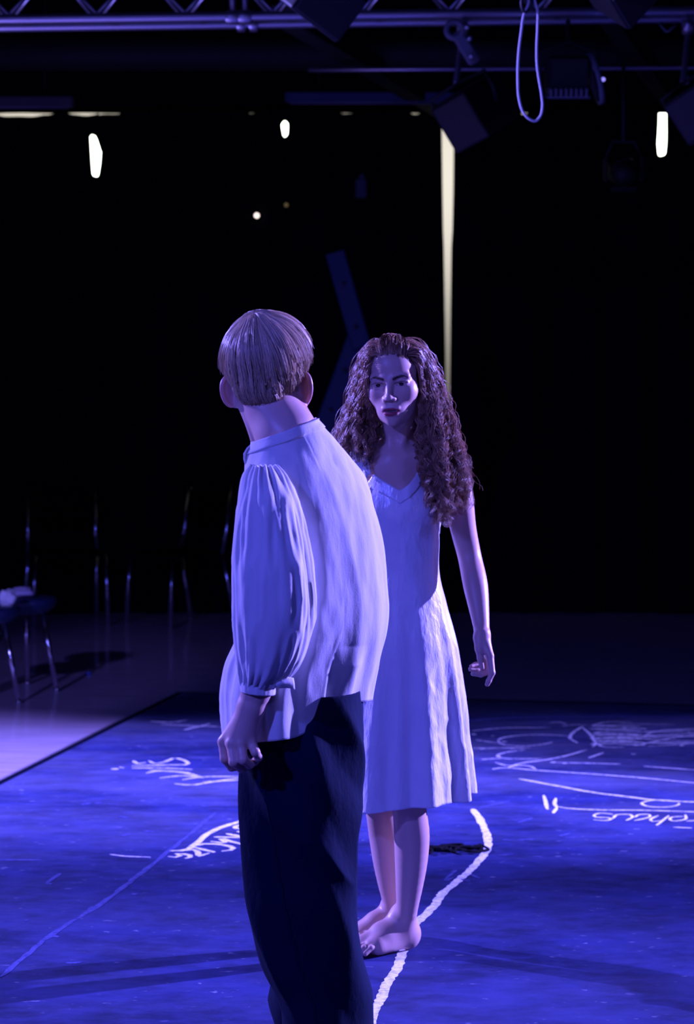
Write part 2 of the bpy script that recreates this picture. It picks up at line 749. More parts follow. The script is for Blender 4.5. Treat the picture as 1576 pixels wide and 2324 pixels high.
f1, n1 = mat_noise(2.6, (1, 1.2, 1), 0.40, 0.62, 8, 0.70)
f2, n2 = mat_noise(11, (0.8, 1.5, 1), 0.42, 0.72, 7, 0.74)
f3, n3 = mat_noise(30, (0.9, 1.5, 1), 0.67, 0.74, 3, 0.5)
mx1 = nd(m, 'ShaderNodeMix', data_type='RGBA')
mx1.inputs[6].default_value = (0.0055, 0.010, 0.050, 1)
mx1.inputs[7].default_value = (0.019, 0.028, 0.130, 1)
lk(m, f1, mx1.inputs[0])
mx2 = nd(m, 'ShaderNodeMix', data_type='RGBA')
mx2.inputs[7].default_value = (0.040, 0.050, 0.18, 1)
mu = nd(m, 'ShaderNodeMath', operation='MULTIPLY')
mu.inputs[1].default_value = 0.55
lk(m, f2, mu.inputs[0])
lk(m, mu.outputs[0], mx2.inputs[0])
lk(m, mx1.outputs[2], mx2.inputs[6])
mx3 = nd(m, 'ShaderNodeMix', data_type='RGBA')
mx3.inputs[7].default_value = (0.20, 0.22, 0.32, 1)
mu3 = nd(m, 'ShaderNodeMath', operation='MULTIPLY')
lk(m, f3, mu3.inputs[0])
lk(m, f1, mu3.inputs[1])
lk(m, mu3.outputs[0], mx3.inputs[0])
lk(m, mx2.outputs[2], mx3.inputs[6])
# rubbed-out chalk dust around the far drawings
f4, n4 = mat_noise(1.1, (0.6, 1.6, 1), 0.40, 0.70, 8, 0.72)
sx = nd(m, 'ShaderNodeSeparateXYZ')
lk(m, tc.outputs['Object'], sx.inputs[0])
far = nd(m, 'ShaderNodeMapRange', interpolation_type='SMOOTHSTEP')
far.inputs['From Min'].default_value = 7.0
far.inputs['From Max'].default_value = 9.0
far.inputs['To Min'].default_value = 0.18
lk(m, sx.outputs['Y'], far.inputs['Value'])
mu4 = nd(m, 'ShaderNodeMath', operation='MULTIPLY')
lk(m, f4, mu4.inputs[0])
lk(m, far.outputs['Result'], mu4.inputs[1])
mu5 = nd(m, 'ShaderNodeMath', operation='MULTIPLY')
mu5.inputs[1].default_value = 0.5
lk(m, mu4.outputs[0], mu5.inputs[0])
mx4 = nd(m, 'ShaderNodeMix', data_type='RGBA')
mx4.inputs[7].default_value = (0.20, 0.21, 0.34, 1)
lk(m, mu5.outputs[0], mx4.inputs[0])
lk(m, mx3.outputs[2], mx4.inputs[6])
lk(m, mx4.outputs[2], bsdf(m).inputs['Base Color'])
bp = nd(m, 'ShaderNodeBump')
bp.inputs['Strength'].default_value = 0.12
bp.inputs['Distance'].default_value = 0.004
lk(m, n2.outputs['Fac'], bp.inputs['Height'])
lk(m, bp.outputs['Normal'], bsdf(m).inputs['Normal'])
for k, c1, c2 in (('chalk', (0.30, 0.31, 0.36), (0.85, 0.85, 0.85)), ('chalk_thin', (0.10, 0.12, 0.22), (0.75, 0.75, 0.80)), ('chalk_faint', (0.020, 0.028, 0.13), (0.065, 0.075, 0.22))):
    color_noise(M[k], c1, c2, 55, 5, (1, 1, 1), 0.3, 0.56, 0.7)

# ================================================================ the room
RX, RY0, RY1, RZ = 9.5, -3.5, 16.3, 5.0


def structure(name, c, size, mat):
    o = MB().box(c, size).build(name, mat)
    o['kind'] = 'structure'
    return o


structure('floor', (0, (RY0 + RY1) / 2, -0.05), (2 * RX, RY1 - RY0, 0.1), M['floor'])
structure('ceiling', (0, (RY0 + RY1) / 2, RZ + 0.05), (2 * RX, RY1 - RY0, 0.1), M['dark'])
structure('wall_left', (-RX - 0.05, (RY0 + RY1) / 2, RZ / 2), (0.1, RY1 - RY0, RZ), M['dark'])
structure('wall_right', (RX + 0.05, (RY0 + RY1) / 2, RZ / 2), (0.1, RY1 - RY0, RZ), M['dark'])
structure('wall_back', (0, RY1 + 0.05, RZ / 2), (2 * RX + 0.2, 0.1, RZ), M['wall'])
structure('wall_front', (0, RY0 - 0.05, RZ / 2), (2 * RX + 0.2, 0.1, RZ), M['dark'])

# ---- windows in the back wall, seen as slits between the curtains
ZC = 15.3                                                     # the curtains
for k, (px, y0, y1, wd_) in enumerate(((217, 300, 410, 60), (647, 276, 312, 60), (1503, 246, 358, 60))):
    c0, c1 = W(px - wd_ / 2, y1, RY1 - 0.02), W(px + wd_ / 2, y0, RY1 - 0.02)
    cx, cz, sx, sz = (c0[0] + c1[0]) / 2, (c0[2] + c1[2]) / 2, c1[0] - c0[0], c1[2] - c0[2]
    fr = MB()
    for s_ in (-1, 1):
        fr.box((cx + s_ * (sx / 2 + 0.02), RY1 - 0.03, cz), (0.04, 0.06, sz + 0.08))
        fr.box((cx, RY1 - 0.03, cz + s_ * (sz / 2 + 0.02)), (sx, 0.06, 0.04))
    f = fr.build('window_%d' % (k + 1), M['wall'])
    f['kind'] = 'structure'
    MB().box((cx, RY1 - 0.012, cz), (sx, 0.02, sz)).build('pane', M['glow'], f)


# ---- black curtain panels; where two panels part, a slit stays open
def px_of(x, z=ZC):
    return x * FPX / z + CX


def gap(prof):
    """prof: rows (py, left px, right px)"""
    a = np.array(prof, float)

    def f(py):
        if py <= a[0, 0] or py >= a[-1, 0]:
            return None
        return np.interp(py, a[:, 0], a[:, 1]), np.interp(py, a[:, 0], a[:, 2])
    return f


GAPS = {217: gap([(306, 211, 213), (312, 206, 217), (345, 208, 228), (370, 209.5, 226), (396, 211.5, 222), (401, 216, 218)]),
        647: gap([(276, 645, 646), (281, 639, 654), (296, 641, 654), (306, 643, 653), (312, 648, 649)]),
        1016: gap([(240, 1003, 1031), (300, 1003, 1031), (420, 1004.5, 1030), (520, 1006, 1028), (560, 1007.5, 1025.5), (700, 1009.5, 1024), (900, 1012, 1022.5), (1080, 1015, 1018)]),
        1503: gap([(248, 1500, 1502), (254, 1497, 1511), (268, 1498, 1511.5), (300, 1496.5, 1512), (325, 1494.5, 1511.5), (350, 1497, 1509), (355, 1502, 1504)])}
SEAMS = [-330, 217, 647, 1016, 1503, 1930]
TOP_PX = 268
for k in range(len(SEAMS) - 1):
    xa, xb = SEAMS[k], SEAMS[k + 1]
    nv, nu = 190, 46
    py = np.concatenate([np.linspace(TOP_PX - 8, 420, 110), np.linspace(424, 1392.1, nv - 110)])
    G = np.zeros((nv, nu, 3))
    side = 0.035 if k % 2 else -0.035
    for i, y in enumerate(py):
        la_, ra_ = xa - 9, xb + 9
        ga, gb = GAPS.get(xa), GAPS.get(xb)
        if ga and ga(y):
            la_ = ga(y)[1]
        if gb and gb(y):
            ra_ = gb(y)[0]
        u = np.linspace(0, 1, nu)
        x = (la_ + (ra_ - la_) * u - CX) / FPX * ZC
        fold = 0.03 * np.sin(x * 17 + k) * (0.4 + 0.6 * i / nv) + 0.012 * np.sin(x * 41 + 2 * k)
        yv = ZC + side + fold * np.clip(np.minimum(u, 1 - u) * 8, 0, 1)
        wav = 0.0
        if i < 14:   # the wavy upper hem leaves a few chinks of light under the border
            wv = vnoise(np.stack([x * 2.6, x * 0 + 3.3, x * 0], 1), 5) * 0.5 + vnoise(np.stack([x * 11.0, x * 0, x * 0 + 1.5], 1), 6) * 0.5
            left = np.clip((-1.25 - x) / 0.5, 0, 1)
            wav = (-0.042 * left + 0.026) * (1 - i / 14) + 0.042 * wv * (1 - i / 14)
        G[i, :, 0] = x
        G[i, :, 1] = yv
        G[i, :, 2] = CAM_H - (y - HORIZON) / FPX * ZC + wav
    o = sheet('stage_curtain', G[:, ::-1], M['curtain'], None, 0.004, False)
    tag(o, ['black curtain panel at the left edge, left of the first bright slit', 'black curtain panel between the left slit and the small middle slit',
            'black curtain panel between the small middle slit and the long pale strip', 'black curtain panel between the long pale strip and the right slit',
            'black curtain panel at the right edge, right of the right slit'][k], 'curtain', 'black curtains along the back wall')
# border hanging above the curtains
gx = np.linspace(-3.45, 3.45, 140)
gz = np.linspace(0, 1, 12)
zt, zb = 5.0, CAM_H - (257 - HORIZON) / FPX * 15.42
G = np.zeros((12, 140, 3))
G[:, :, 0] = gx
G[:, :, 1] = 15.42 + 0.015 * np.sin(gx * 15)
G[:, :, 2] = zt + (zb - zt) * gz[:, None]
o = sheet('curtain_border', G[:, ::-1], M['curtain'], None, 0.004, False)
tag(o, 'short black border of cloth hanging above the curtains', 'curtain border')
for s_ in (-1, 1):
    MBo = MB().box((s_ * 6.2, 15.15, 2.5), (6.6, 0.02, 5.0)).build('stage_curtain', M['curtain'])
    tag(MBo, 'black curtain masking the wings far out to the %s' % ('side of the stools' if s_ < 0 else 'side of the floodlight'), 'curtain', 'black curtains along the back wall')

# ================================================================ the stage mat with its chalk drawings
TH = 0.012
A0 = FL(408, 1577)
eL = FL(0, 1783) - A0
eL /= np.linalg.norm(eL)
eB = FL(1576, 1606) - A0
eB /= np.linalg.norm(eB)
c1, c2, c3, c4 = A0, A0 + eB * 6.2, A0 + eB * 6.2 + eL * 8.5, A0 + eL * 8.5
mb = MB()
low = np.array([c1, c2, c3, c4])
inn = np.array([c1 + (eB + eL) * 0.006, c2 + (-eB + eL) * 0.006, c3 + (-eB - eL) * 0.006, c4 + (eB - eL) * 0.006])
V = np.concatenate([low, low + [0, 0, TH * 0.6], inn + [0, 0, TH]])
F = [[3, 2, 1, 0], [8, 9, 10, 11]]
for i in range(4):
    j = (i + 1) % 4
    F += [[i, j, j + 4, i + 4], [i + 4, j + 4, j + 8, i + 8]]
stage_mat = mb.add(V, np.array(F)[:, ::-1]).build('stage_mat', M['mat'])
tag(stage_mat, 'large blue-black stage mat covered in white chalk drawings', 'mat')


# dark strip along the two edges in view
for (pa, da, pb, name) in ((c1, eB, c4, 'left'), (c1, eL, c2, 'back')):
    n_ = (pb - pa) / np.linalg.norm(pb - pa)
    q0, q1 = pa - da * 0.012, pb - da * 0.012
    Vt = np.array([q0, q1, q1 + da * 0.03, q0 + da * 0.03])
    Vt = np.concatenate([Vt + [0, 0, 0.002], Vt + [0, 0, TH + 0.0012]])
    mesh_np('edge_strip', Vt, np.array([[3, 2, 1, 0], [4, 5, 6, 7], [0, 1, 5, 4], [1, 2, 6, 5], [2, 3, 7, 6], [3, 0, 4, 7]]), M['edging'], stage_mat, False)


def zt_(ox, oy, s):
    return lambda pts: [(ox + x / s, oy + y / s) for x, y in pts]


rngc = np.random.default_rng(4)


def chalk(pts, w=0.016, mat='chalk_thin', dens=26, jit=0.12, h=TH + 0.0008):
    """one stroke drawn on the mat: a thin ribbon lying on it"""
    P = np.array([FL(x, y, TH)[:2] for x, y in pts])
    if len(P) == 2:
        P = np.array([P[0], (P[0] + P[1]) / 2, P[1]])
    L = np.linalg.norm(np.diff(P, axis=0), axis=1).sum()
    n = int(np.clip(L * dens, 8, 160))
    Q = spline(np.c_[P, np.zeros(len(P))], n)[:, :2]
    T = np.gradient(Q, axis=0)
    T /= np.linalg.norm(T, axis=1, keepdims=True) + 1e-9
    N = np.stack([-T[:, 1], T[:, 0]], 1)
    ww = w * 0.5 * (1 + jit * rngc.uniform(-1, 1, n)) * np.minimum(1, np.minimum(np.arange(n) + 1.2, n - np.arange(n) + 0.2) / 2.5)
    sh = w * jit * 0.5 * rngc.uniform(-1, 1, n)
    l = Q + N * (ww + sh)[:, None]
    r = Q - N * (ww - sh)[:, None]
    V = np.concatenate([np.c_[l, np.full(n, h)], np.c_[r, np.full(n, h)], np.c_[Q, np.full(n, h + 0.0006)]])
    i = np.arange(n - 1)
    F = np.concatenate([np.stack([i + n, i + n + 1, i + 2 * n + 1, i + 2 * n], 1), np.stack([i + 2 * n, i + 2 * n + 1, i + 1, i], 1)])
    return mesh_np('chalk_line', V, F, M[mat], stage_mat)


# far right: loops and scribbles
q = zt_(1040, 1520, 2.94)
for pts in ([(90, 410), (300, 390), (620, 388)], [(265, 480), (300, 455), (400, 440), (600, 435), (760, 445)], [(270, 480), (300, 500), (450, 510), (560, 500), (630, 485)],
            [(100, 525), (480, 522)], [(445, 535), (330, 550), (265, 572), (290, 590), (560, 595)], [(150, 600), (300, 590)], [(250, 620), (330, 640), (460, 640), (520, 665)],
            [(335, 655), (420, 625), (600, 600), (720, 575), (860, 535)], [(225, 665), (300, 655), (500, 670), (800, 690), (1200, 720), (1640, 762)], [(660, 620), (1090, 630)], [(1240, 645), (1640, 674)],
            [(835, 378), (770, 420), (750, 460), (800, 490)], [(835, 390), (890, 440), (925, 500)], [(890, 375), (1000, 350), (1160, 350)], [(920, 395), (1200, 395)], [(900, 420), (1240, 442)],
            [(905, 455), (1240, 458)], [(910, 470), (1250, 490)], [(900, 515), (930, 495), (980, 517), (1110, 518)], [(1240, 442), (1330, 410), (1640, 392)], [(1200, 505), (1400, 462), (1640, 425)],
            [(1270, 512), (1640, 488)], [(870, 590), (970, 555)], [(120, 470), (270, 490)], [(900, 440), (1230, 430)], [(930, 480), (1180, 474)]):
    chalk(q(pts), 0.015)
for pts in ([(80, 340), (320, 322), (700, 318), (1100, 315), (1640, 322)],):
    chalk(q(pts), 0.06, 'chalk_faint')
chalk([(1179, 1768), (1280, 1786.6), (1355, 1800), (1421, 1808), (1487, 1816), (1620, 1822)], 0.02, 'chalk_thin')
rz_ = np.random.default_rng(12)
zig = []
for k in range(15):
    y_ = 372 + k * 9.2
    zig.append(((905 if k % 2 else 1235) + rz_.uniform(-30, 30), y_ + rz_.uniform(-6, 6)))
    zig.append(((1100 if k % 2 else 1040) + rz_.uniform(-40, 40), y_ + 4 + rz_.uniform(-6, 6)))
chalk(zt_(1040, 1520, 2.94)(zig), 0.013, 'chalk_thin', 40)
zig = [((1250 if k % 2 else 1600) + rz_.uniform(-40, 40), 400 + k * 12 + rz_.uniform(-8, 8)) for k in range(9)]
chalk(zt_(1040, 1520, 2.94)(zig), 0.012, 'chalk_thin', 40)
for k in range(16):
    xa_, ya_ = rz_.uniform(420, 1350), rz_.uniform(345, 560)
    ln_ = rz_.uniform(120, 420)
    chalk(zt_(1040, 1520, 2.94)([(xa_, ya_), (xa_ + ln_ * 0.5, ya_ + rz_.uniform(-9, 5)), (xa_ + ln_, ya_ + rz_.uniform(-8, 8))]), 0.011, 'chalk_thin' if k % 2 else 'chalk_faint')
for k in range(40):
    xa_, ya_ = rz_.uniform(80, 1576), rz_.uniform(380, 640)
    chalk(zt_(1040, 1520, 2.94)([(xa_, ya_), (xa_ + rz_.uniform(12, 40), ya_ + rz_.uniform(-4, 4))]), rz_.uniform(0.012, 0.03), 'chalk_thin' if k % 3 == 0 else 'chalk_faint')
zig = [((110 if k % 2 else 420) + rz_.uniform(-60, 90), 470 + k * 16 + rz_.uniform(-8, 8)) for k in range(11)]
chalk(zt_(1040, 1520, 2.94)(zig), 0.012, 'chalk_faint', 40)
# the upside-down word and its ruled line
q = zt_(1280, 1780, 5.32)
chalk([(1267, 1831)] + q([(0, 285), (400, 310), (900, 315), (1576, 335), (1800, 345)]), 0.014)
an = np.linspace(0.5, 6.4, 26)
chalk(q([(1170 + 225 * math.cos(a), 235 - 44 * math.sin(a)) for a in an]), 0.012, 'chalk_thin', 50)
for pts in ([(600, 365), (450, 350), (370, 370), (400, 400), (540, 405), (575, 420), (500, 440), (360, 430)], [(590, 420), (680, 365), (790, 365), (830, 395), (750, 440)],
            [(850, 440), (950, 420), (1040, 395), (1020, 365), (930, 365), (860, 400)], [(1120, 500), (1270, 380)], [(1140, 380), (1050, 430), (1070, 450), (1200, 438)],
            [(1470, 370), (1450, 430), (1320, 445), (1280, 425), (1330, 395), (1440, 390)], [(1480, 445), (1576, 440), (1640, 400)], [(1320, 520), (1550, 530)]):
    chalk(q(pts), 0.0105, 'chalk', 60)
q = zt_(900, 1550, 2.331)
for pts in ([(780, 595), (800, 670)], [(845, 610), (838, 640), (850, 660)], [(850, 660), (830, 690)]):
    chalk(q(pts), 0.014, 'chalk')
# the thick line passing under the bare foot
chalk(q([(405, 668), (440, 720), (470, 780), (485, 830), (480, 880), (440, 940), (370, 1010), (310, 1060), (240, 1120), (200, 1180), (150, 1230), (100, 1275), (60, 1340), (30, 1440), (0, 1520)]) +
      zt_(500, 1750, 2.2514)([(850, 1090), (830, 1150), (790, 1220), (765, 1300), (740, 1380)]), 0.026, 'chalk', 60, 0.16)
for pts in ([(255, 1045), (320, 990)], [(260, 1050), (300, 1030)], [(340, 1040), (395, 1050)], [(400, 1015), (445, 1035)], [(560, 830), (610, 832)], [(640, 833), (730, 826)], [(860, 812), (920, 795)], [(890, 820), (960, 818)], [(540, 912), (620, 908)], [(720, 920), (770, 918)], [(440, 660), (600, 625)], [(640, 740), (720, 715)]):
    chalk(q(pts), 0.013, 'chalk_faint')
# left: two scribbles, the cut-off word and its swoosh
q = zt_(0, 1550, 2.542)
for pts in ([(870, 222), (980, 228), (1080, 215)], [(930, 240), (1050, 245), (1150, 250), (1210, 235)], [(1060, 272), (1180, 250), (1300, 256)], [(770, 450), (800, 466), (840, 460)],
            [(860, 450), (900, 466), (945, 458), (1010, 434), (1070, 450), (1075, 472), (960, 474), (760, 480)], [(760, 492), (1000, 494), (1110, 500)], [(840, 522), (900, 510), (1100, 518)],
            [(920, 550), (1050, 536), (1180, 548)], [(1010, 582), (1100, 590), (1210, 574), (1380, 548)], [(1050, 560), (1140, 545), (1380, 540)], [(1170, 572), (1300, 566), (1390, 560)], [(860, 505), (1010, 512), (1160, 540)]):
    chalk(q(pts), 0.017)
chalk(q([(645, 500), (680, 495)]), 0.03)
chalk(q([(695, 490), (710, 488)]), 0.03)
chalk(q([(635, 990), (720, 1000), (870, 1006)]), 0.012)
chalk(q([(975, 970), (1050, 968), (1130, 930), (1180, 885), (1260, 840), (1400, 795), (1520, 750)]), 0.024, 'chalk')
q2 = zt_(360, 1840, 7.164)
for pts in ([(160, 745), (260, 760), (350, 735), (300, 700), (380, 705), (480, 715), (490, 770), (420, 780)], [(440, 650), (560, 635), (640, 680), (655, 740), (820, 690)], [(590, 600), (920, 680)],
            [(650, 570), (690, 545), (850, 540), (1100, 565), (1210, 600), (1180, 640), (1020, 660)], [(850, 500), (1090, 530), (1000, 450), (1200, 510), (1420, 560)], [(900, 430), (1420, 436)],
            [(1100, 375), (1420, 436)], [(1400, 225), (1280, 245), (1260, 285), (1400, 302)], [(1270, 340), (1420, 346)]):
    chalk(q2(pts), 0.019, 'chalk')
chalk(q([(620, 310), (1250, 318)]), 0.02, 'chalk_faint')
chalk(q([(0, 1022), (240, 1022)]), 0.02, 'chalk_faint')
chalk(q([(1240, 750), (1000, 950), (800, 1110), (560, 1290), (300, 1450), (130, 1590), (0, 1700)]), 0.018, 'chalk_faint', 26, 0.3)
for pts in ([(470, 705), (520, 693)], [(545, 697), (590, 690)], [(620, 700), (690, 702)], [(110, 700), (220, 702)], [(270, 1155), (350, 1100)], [(260, 1158), (305, 1160)], [(690, 770), (740, 780)], [(700, 885), (750, 872)], [(830, 855), (890, 860)], [(1070, 705), (1110, 712)],
            [(1160, 705), (1190, 715)], [(260, 1480), (340, 1430)], [(290, 1455), (340, 1468)], [(500, 1325), (540, 1290)], [(1100, 860), (1140, 850)], [(380, 1618), (470, 1612)], [(145, 1370), (160, 1372)], [(760, 1215), (790, 1222)]):
    chalk(q(pts), 0.016, 'chalk_faint')

# ---- small things lying on the mat and the floor
rng = np.random.default_rng(8)
P = []
c = FL(1030, 1931, TH)
for i in range(46):
    a = i * 0.62
    P.append([c[0] + 0.075 * math.sin(a * 0.45) + 0.02 * rng.normal(), c[1] + 0.035 * math.cos(a) + 0.02 * rng.normal(), TH + 0.006 + 0.006 * abs(math.sin(a * 1.3))])
cordb = new_mat('black_rubber', (0.004, 0.004, 0.006), 0.8, spec=0.1)
o = MB().tube(spline(P, 260), 0.0045, 6).build('tangled_cord', cordb, None, True)
tag(o, 'small tangled black cord lying on the mat behind the bare legs', 'cord')
c = FL(824, 1832, TH + 0.008)
o = MB().tube([c + [-0.02, 0, 0], c + [-0.018, 0, 0], c + [0.02, 0.01, 0], c + [0.022, 0.01, 0]], [0.005, 0.008, 0.008, 0.006], 10).build('chalk_stick', M['paper'], None, True)
tag(o, 'short stick of white chalk lying on the mat beside the bare shin', 'chalk')
c = FL(200, 1531, 0.0)
o = MB().lathe([(0, 0.0), (0.012, 0.0), (0.016, 0.006), (0.011, 0.014), (0, 0.016)], c, 14).build('floor_marker', new_mat('blue_plastic', (0.05, 0.12, 0.6), 0.4), None, True)
tag(o, 'tiny blue marker stud on the wooden floor near the stools', 'marker')

M['polished'] = new_mat('polished_steel', (0.75, 0.75, 0.8), 0.10, 1.0)

# ================================================================ stools at the left edge
def stool(foot_px, cx_px, label, z_top, leg_ang):
    f = FL(*foot_px)
    Z = f[1]
    cx = (cx_px - CX) / FPX * Z
    R = 0.165
    reach = (f[0] - cx) / math.cos(leg_ang)
    cy = Z - reach * math.sin(leg_ang) * -1
    root = empty('stool', (cx, cy, 0), label, 'stool', 'round stools at the left edge')
    prof = [(0, z_top - 0.004), (R * 0.6, z_top), (R * 0.92, z_top - 0.004), (R, z_top - 0.016), (R * 0.985, z_top - 0.032), (R * 0.9, z_top - 0.055), (R * 0.7, z_top - 0.078), (R * 0.4, z_top - 0.088), (0, z_top - 0.09)]
    MB().lathe(prof[::-1], (cx, cy, 0), 36).build('seat', M['seat'], root, True)
    for k in range(3):
        a = -leg_ang + k * 2 * PI / 3
        d = np.array([math.cos(a), math.sin(a), 0])
        p0 = np.array([cx, cy, z_top - 0.065]) + d * (reach - 0.085)
        p1 = np.array([cx, cy, 0.012]) + d * reach
        lg = MB().tube([p0, p0 + (p1 - p0) * 0.5, p1], 0.0115, 14).build('leg', M['polished'], root, True)
        MB().tube([p1 + [0, 0, 0.008], p1 - [0, 0, 0.012]], 0.0125, 12).build('leg_cap', M['chrome'], lg, True)
    return root, cx, cy


s1, sx1, sy1 = stool((128, 1570), 50, 'round dark stool holding a folded cloth, behind the other stool', 0.468, 0.458)
s2, sx2, sy2 = stool((42, 1597), -38, 'round dark stool cut off by the left edge, nearest the stage mat', 0.462, 0.458)


def crumple(name, c, size, seed, mat, label, cat):
    nu, nv = 26, 12
    u = np.linspace(0, 2 * PI, nu, endpoint=False)
    v = np.linspace(-PI / 2 + 0.05, PI / 2 - 0.05, nv)
    D = np.stack([np.cos(v)[:, None] * np.cos(u), np.cos(v)[:, None] * np.sin(u), np.repeat(np.sin(v)[:, None], nu, 1)], 2)
    n = fbm(D.reshape(-1, 3) * 2.4 + seed, 3, seed).reshape(nv, nu)
    G = D * (1 + 0.28 * n)[..., None] * np.array(size) / 2
    G[..., 2] = np.maximum(G[..., 2], -size[2] * 0.42) + size[2] * 0.42
    G = G + np.array(c)
    V = np.concatenate([G.reshape(-1, 3), G[:1].mean(1), G[-1:].mean(1)])
    j = np.arange(nu)
    k = (j + 1) % nu
    F3 = np.concatenate([np.stack([np.full(nu, nv * nu), k, j], 1), np.stack([np.full(nu, nv * nu + 1), (nv - 1) * nu + j, (nv - 1) * nu + k], 1)])
    o = mesh_np(name, V, [grid_faces(nu, nv), F3], mat)
    return tag(o, label, cat)


crumple('folded_cloth', (sx1 - 0.01, sy1 - 0.03, 0.466), (0.125, 0.10, 0.055), 3, new_mat('lavender_cloth', (0.55, 0.5, 0.62), 0.9), 'small lavender cloth folded on the farther stool', 'cloth')
crumple('crumpled_cloth', (sx2 + 0.10, sy2 + 0.02, 0.46), (0.09, 0.09, 0.085), 7, M['paper'], 'small crumpled white cloth on the nearer stool at the left edge', 'cloth')


# ================================================================ chairs in the dark at the back left
def chair(loc, rz, label):
    root = empty('chair', (0, 0, 0), label, 'chair', 'tubular chairs in the dark at the back')
    w, d, sh, bh = 0.22, 0.21, 0.45, 0.88
    g = new_mat('dark_chair_shell', (0.002, 0.002, 0.003), 0.95, spec=0.03) if 'shell' not in M else M['shell']
    M['shell'] = g
    MB().box((0, 0, sh), (2 * w, 2 * d, 0.03), None, 0.012).build('seat', g, root)
    MB().box((0, d + 0.04, 0.74), (2 * w - 0.02, 0.025, 0.22), rotx(-0.12), 0.01).build('backrest', g, root)
    for sx in (-1, 1):
        MB().tube([(sx * w, -d, sh), (sx * (w + 0.01), -d - 0.02, 0.25), (sx * (w + 0.015), -d - 0.03, 0.0)], 0.0125, 10).build('leg', M['chrome'], root, True)
        MB().tube([(sx * w, d - 0.03, sh), (sx * (w + 0.01), d + 0.03, 0.2), (sx * (w + 0.015), d + 0.07, 0.0)], 0.0125, 10).build('leg', M['chrome'], root, True)
        MB().tube([(sx * w, d - 0.03, sh), (sx * w, d + 0.01, sh + 0.15), (sx * w, d + 0.06, bh)], 0.0125, 10).build('back_post', M['chrome'], root, True)
    MB().tube([(-w, d + 0.06, bh), (w, d + 0.06, bh)], 0.0125, 10).build('top_rail', g, root, True)
    root.location = loc
    root.rotation_euler = (0, 0, rz)
    return root


chair(FL(150, 1414), 0.25, 'tubular chair in the dark at the back, left of the other')
chair(FL(405, 1414), -0.85, 'tubular chair in the dark at the back, nearer the man')

# ================================================================ jointed plank prop behind the two actors
ZP = 12.2
M['plank'] = new_mat('blue_grey_plank', (0.008, 0.022, 0.06), 0.6)
prop = empty('jointed_plank_stand', FL(560, 865 + FPX * CAM_H / ZP), 'tall bent stand of two drilled blue planks behind the actors', 'stage prop')


def plank(pa, pb, width_px, holes, dz):
    a, b = W(*pa, ZP + dz), W(*pb, ZP + dz)
    L = np.linalg.norm(b - a)
    z = (b - a) / L
    y = np.array([0, 1.0, 0])
    x = np.cross(y, z)
    R = np.stack([x, y, z], 1)
    wd = width_px / FPX * ZP
    o = MB().box((a + b) / 2, (wd, 0.035, L), R, 0.006).build('plank', M['plank'], prop)
    for t in holes:
        c = a + (b - a) * t + [0, -0.018, 0]
        MB().lathe([(0, 0.003), (0.012, 0.003), (0.014, 0.0), (0.014, -0.004)], c, 12, rotx(PI / 2)).build('bolt_head', M['black'], o, True)


plank((760, 572), (822, 790), 44, (0.33, 0.78), 0.0)
plank((812, 765), (536, 865 + FPX * (CAM_H - 0.02) / ZP), 46, (0.10, 0.22, 0.34), 0.04)
a, b = W(822, 790, ZP + 0.04), W(740, 865 + FPX * (CAM_H - 0.02) / (ZP + 0.9), ZP + 0.9)
MB().tube([a, b], 0.016, 8).build('rear_strut', M['black'], prop, True)

# ================================================================ small box hung on the curtain, indicator lamp
root = empty('wall_speaker', W(820, 428, 15.15), 'small grey box high on the back curtain', 'speaker')
c = W(820, 428, 15.15)
MB().box(c, (0.072, 0.08, 0.125), None, 0.008).build('body', new_mat('grey_box', (0.10, 0.10, 0.14), 0.7), root)
MB().box(c + [0.005, 0.02, 0.078], (0.03, 0.03, 0.035), None, 0.004).build('bracket', M['greymetal'], root)
o = MB().lathe([(0, 0.012), (0.012, 0.009), (0.0165, 0.0), (0.0165, -0.01), (0.006, -0.012), (0.006, -0.07), (0, -0.07)], W(583, 489, 15.22), 16, rotx(PI / 2)).build('indicator_lamp', M['led'], None, True)
tag(o, 'tiny round indicator lamp glowing on the back curtain', 'lamp')
o = MB().lathe([(0, 0.012), (0.010, 0.009), (0.013, 0.0), (0.013, -0.01), (0.006, -0.012), (0.006, -0.05), (0, -0.05)], W(650, 465, 15.2), 16, rotx(PI / 2)).build('dim_lamp', new_mat('dim_lamp', (0.3, 0.25, 0.1), 0.5, emit=(0.8, 0.6, 0.25), estr=0.12), None, True)
tag(o, 'tiny dim yellowish lamp on the back curtain below the small slit', 'lamp')


# ================================================================ the lighting rig
def rod_R(a, b):
    return axis_R(np.asarray(b) - np.asarray(a))


truss = empty('lighting_truss', W(788, 48, 11.2), 'long aluminium lighting truss with two tubes along the top', 'truss')
XL, XR = -2.6, 2.6


def tz(px, pyl, pyr, z):
    py = pyl + (pyr - pyl) * (px / IMG_W)
    return W(px, py, z)


def bar(pyl, pyr, z, r, name, mat, parent, x0=-420, x1=1990):
    return MB().tube([tz(x, pyl, pyr, z) for x in np.linspace(x0, x1, 6)], r, 16).build(name, mat, parent, True)


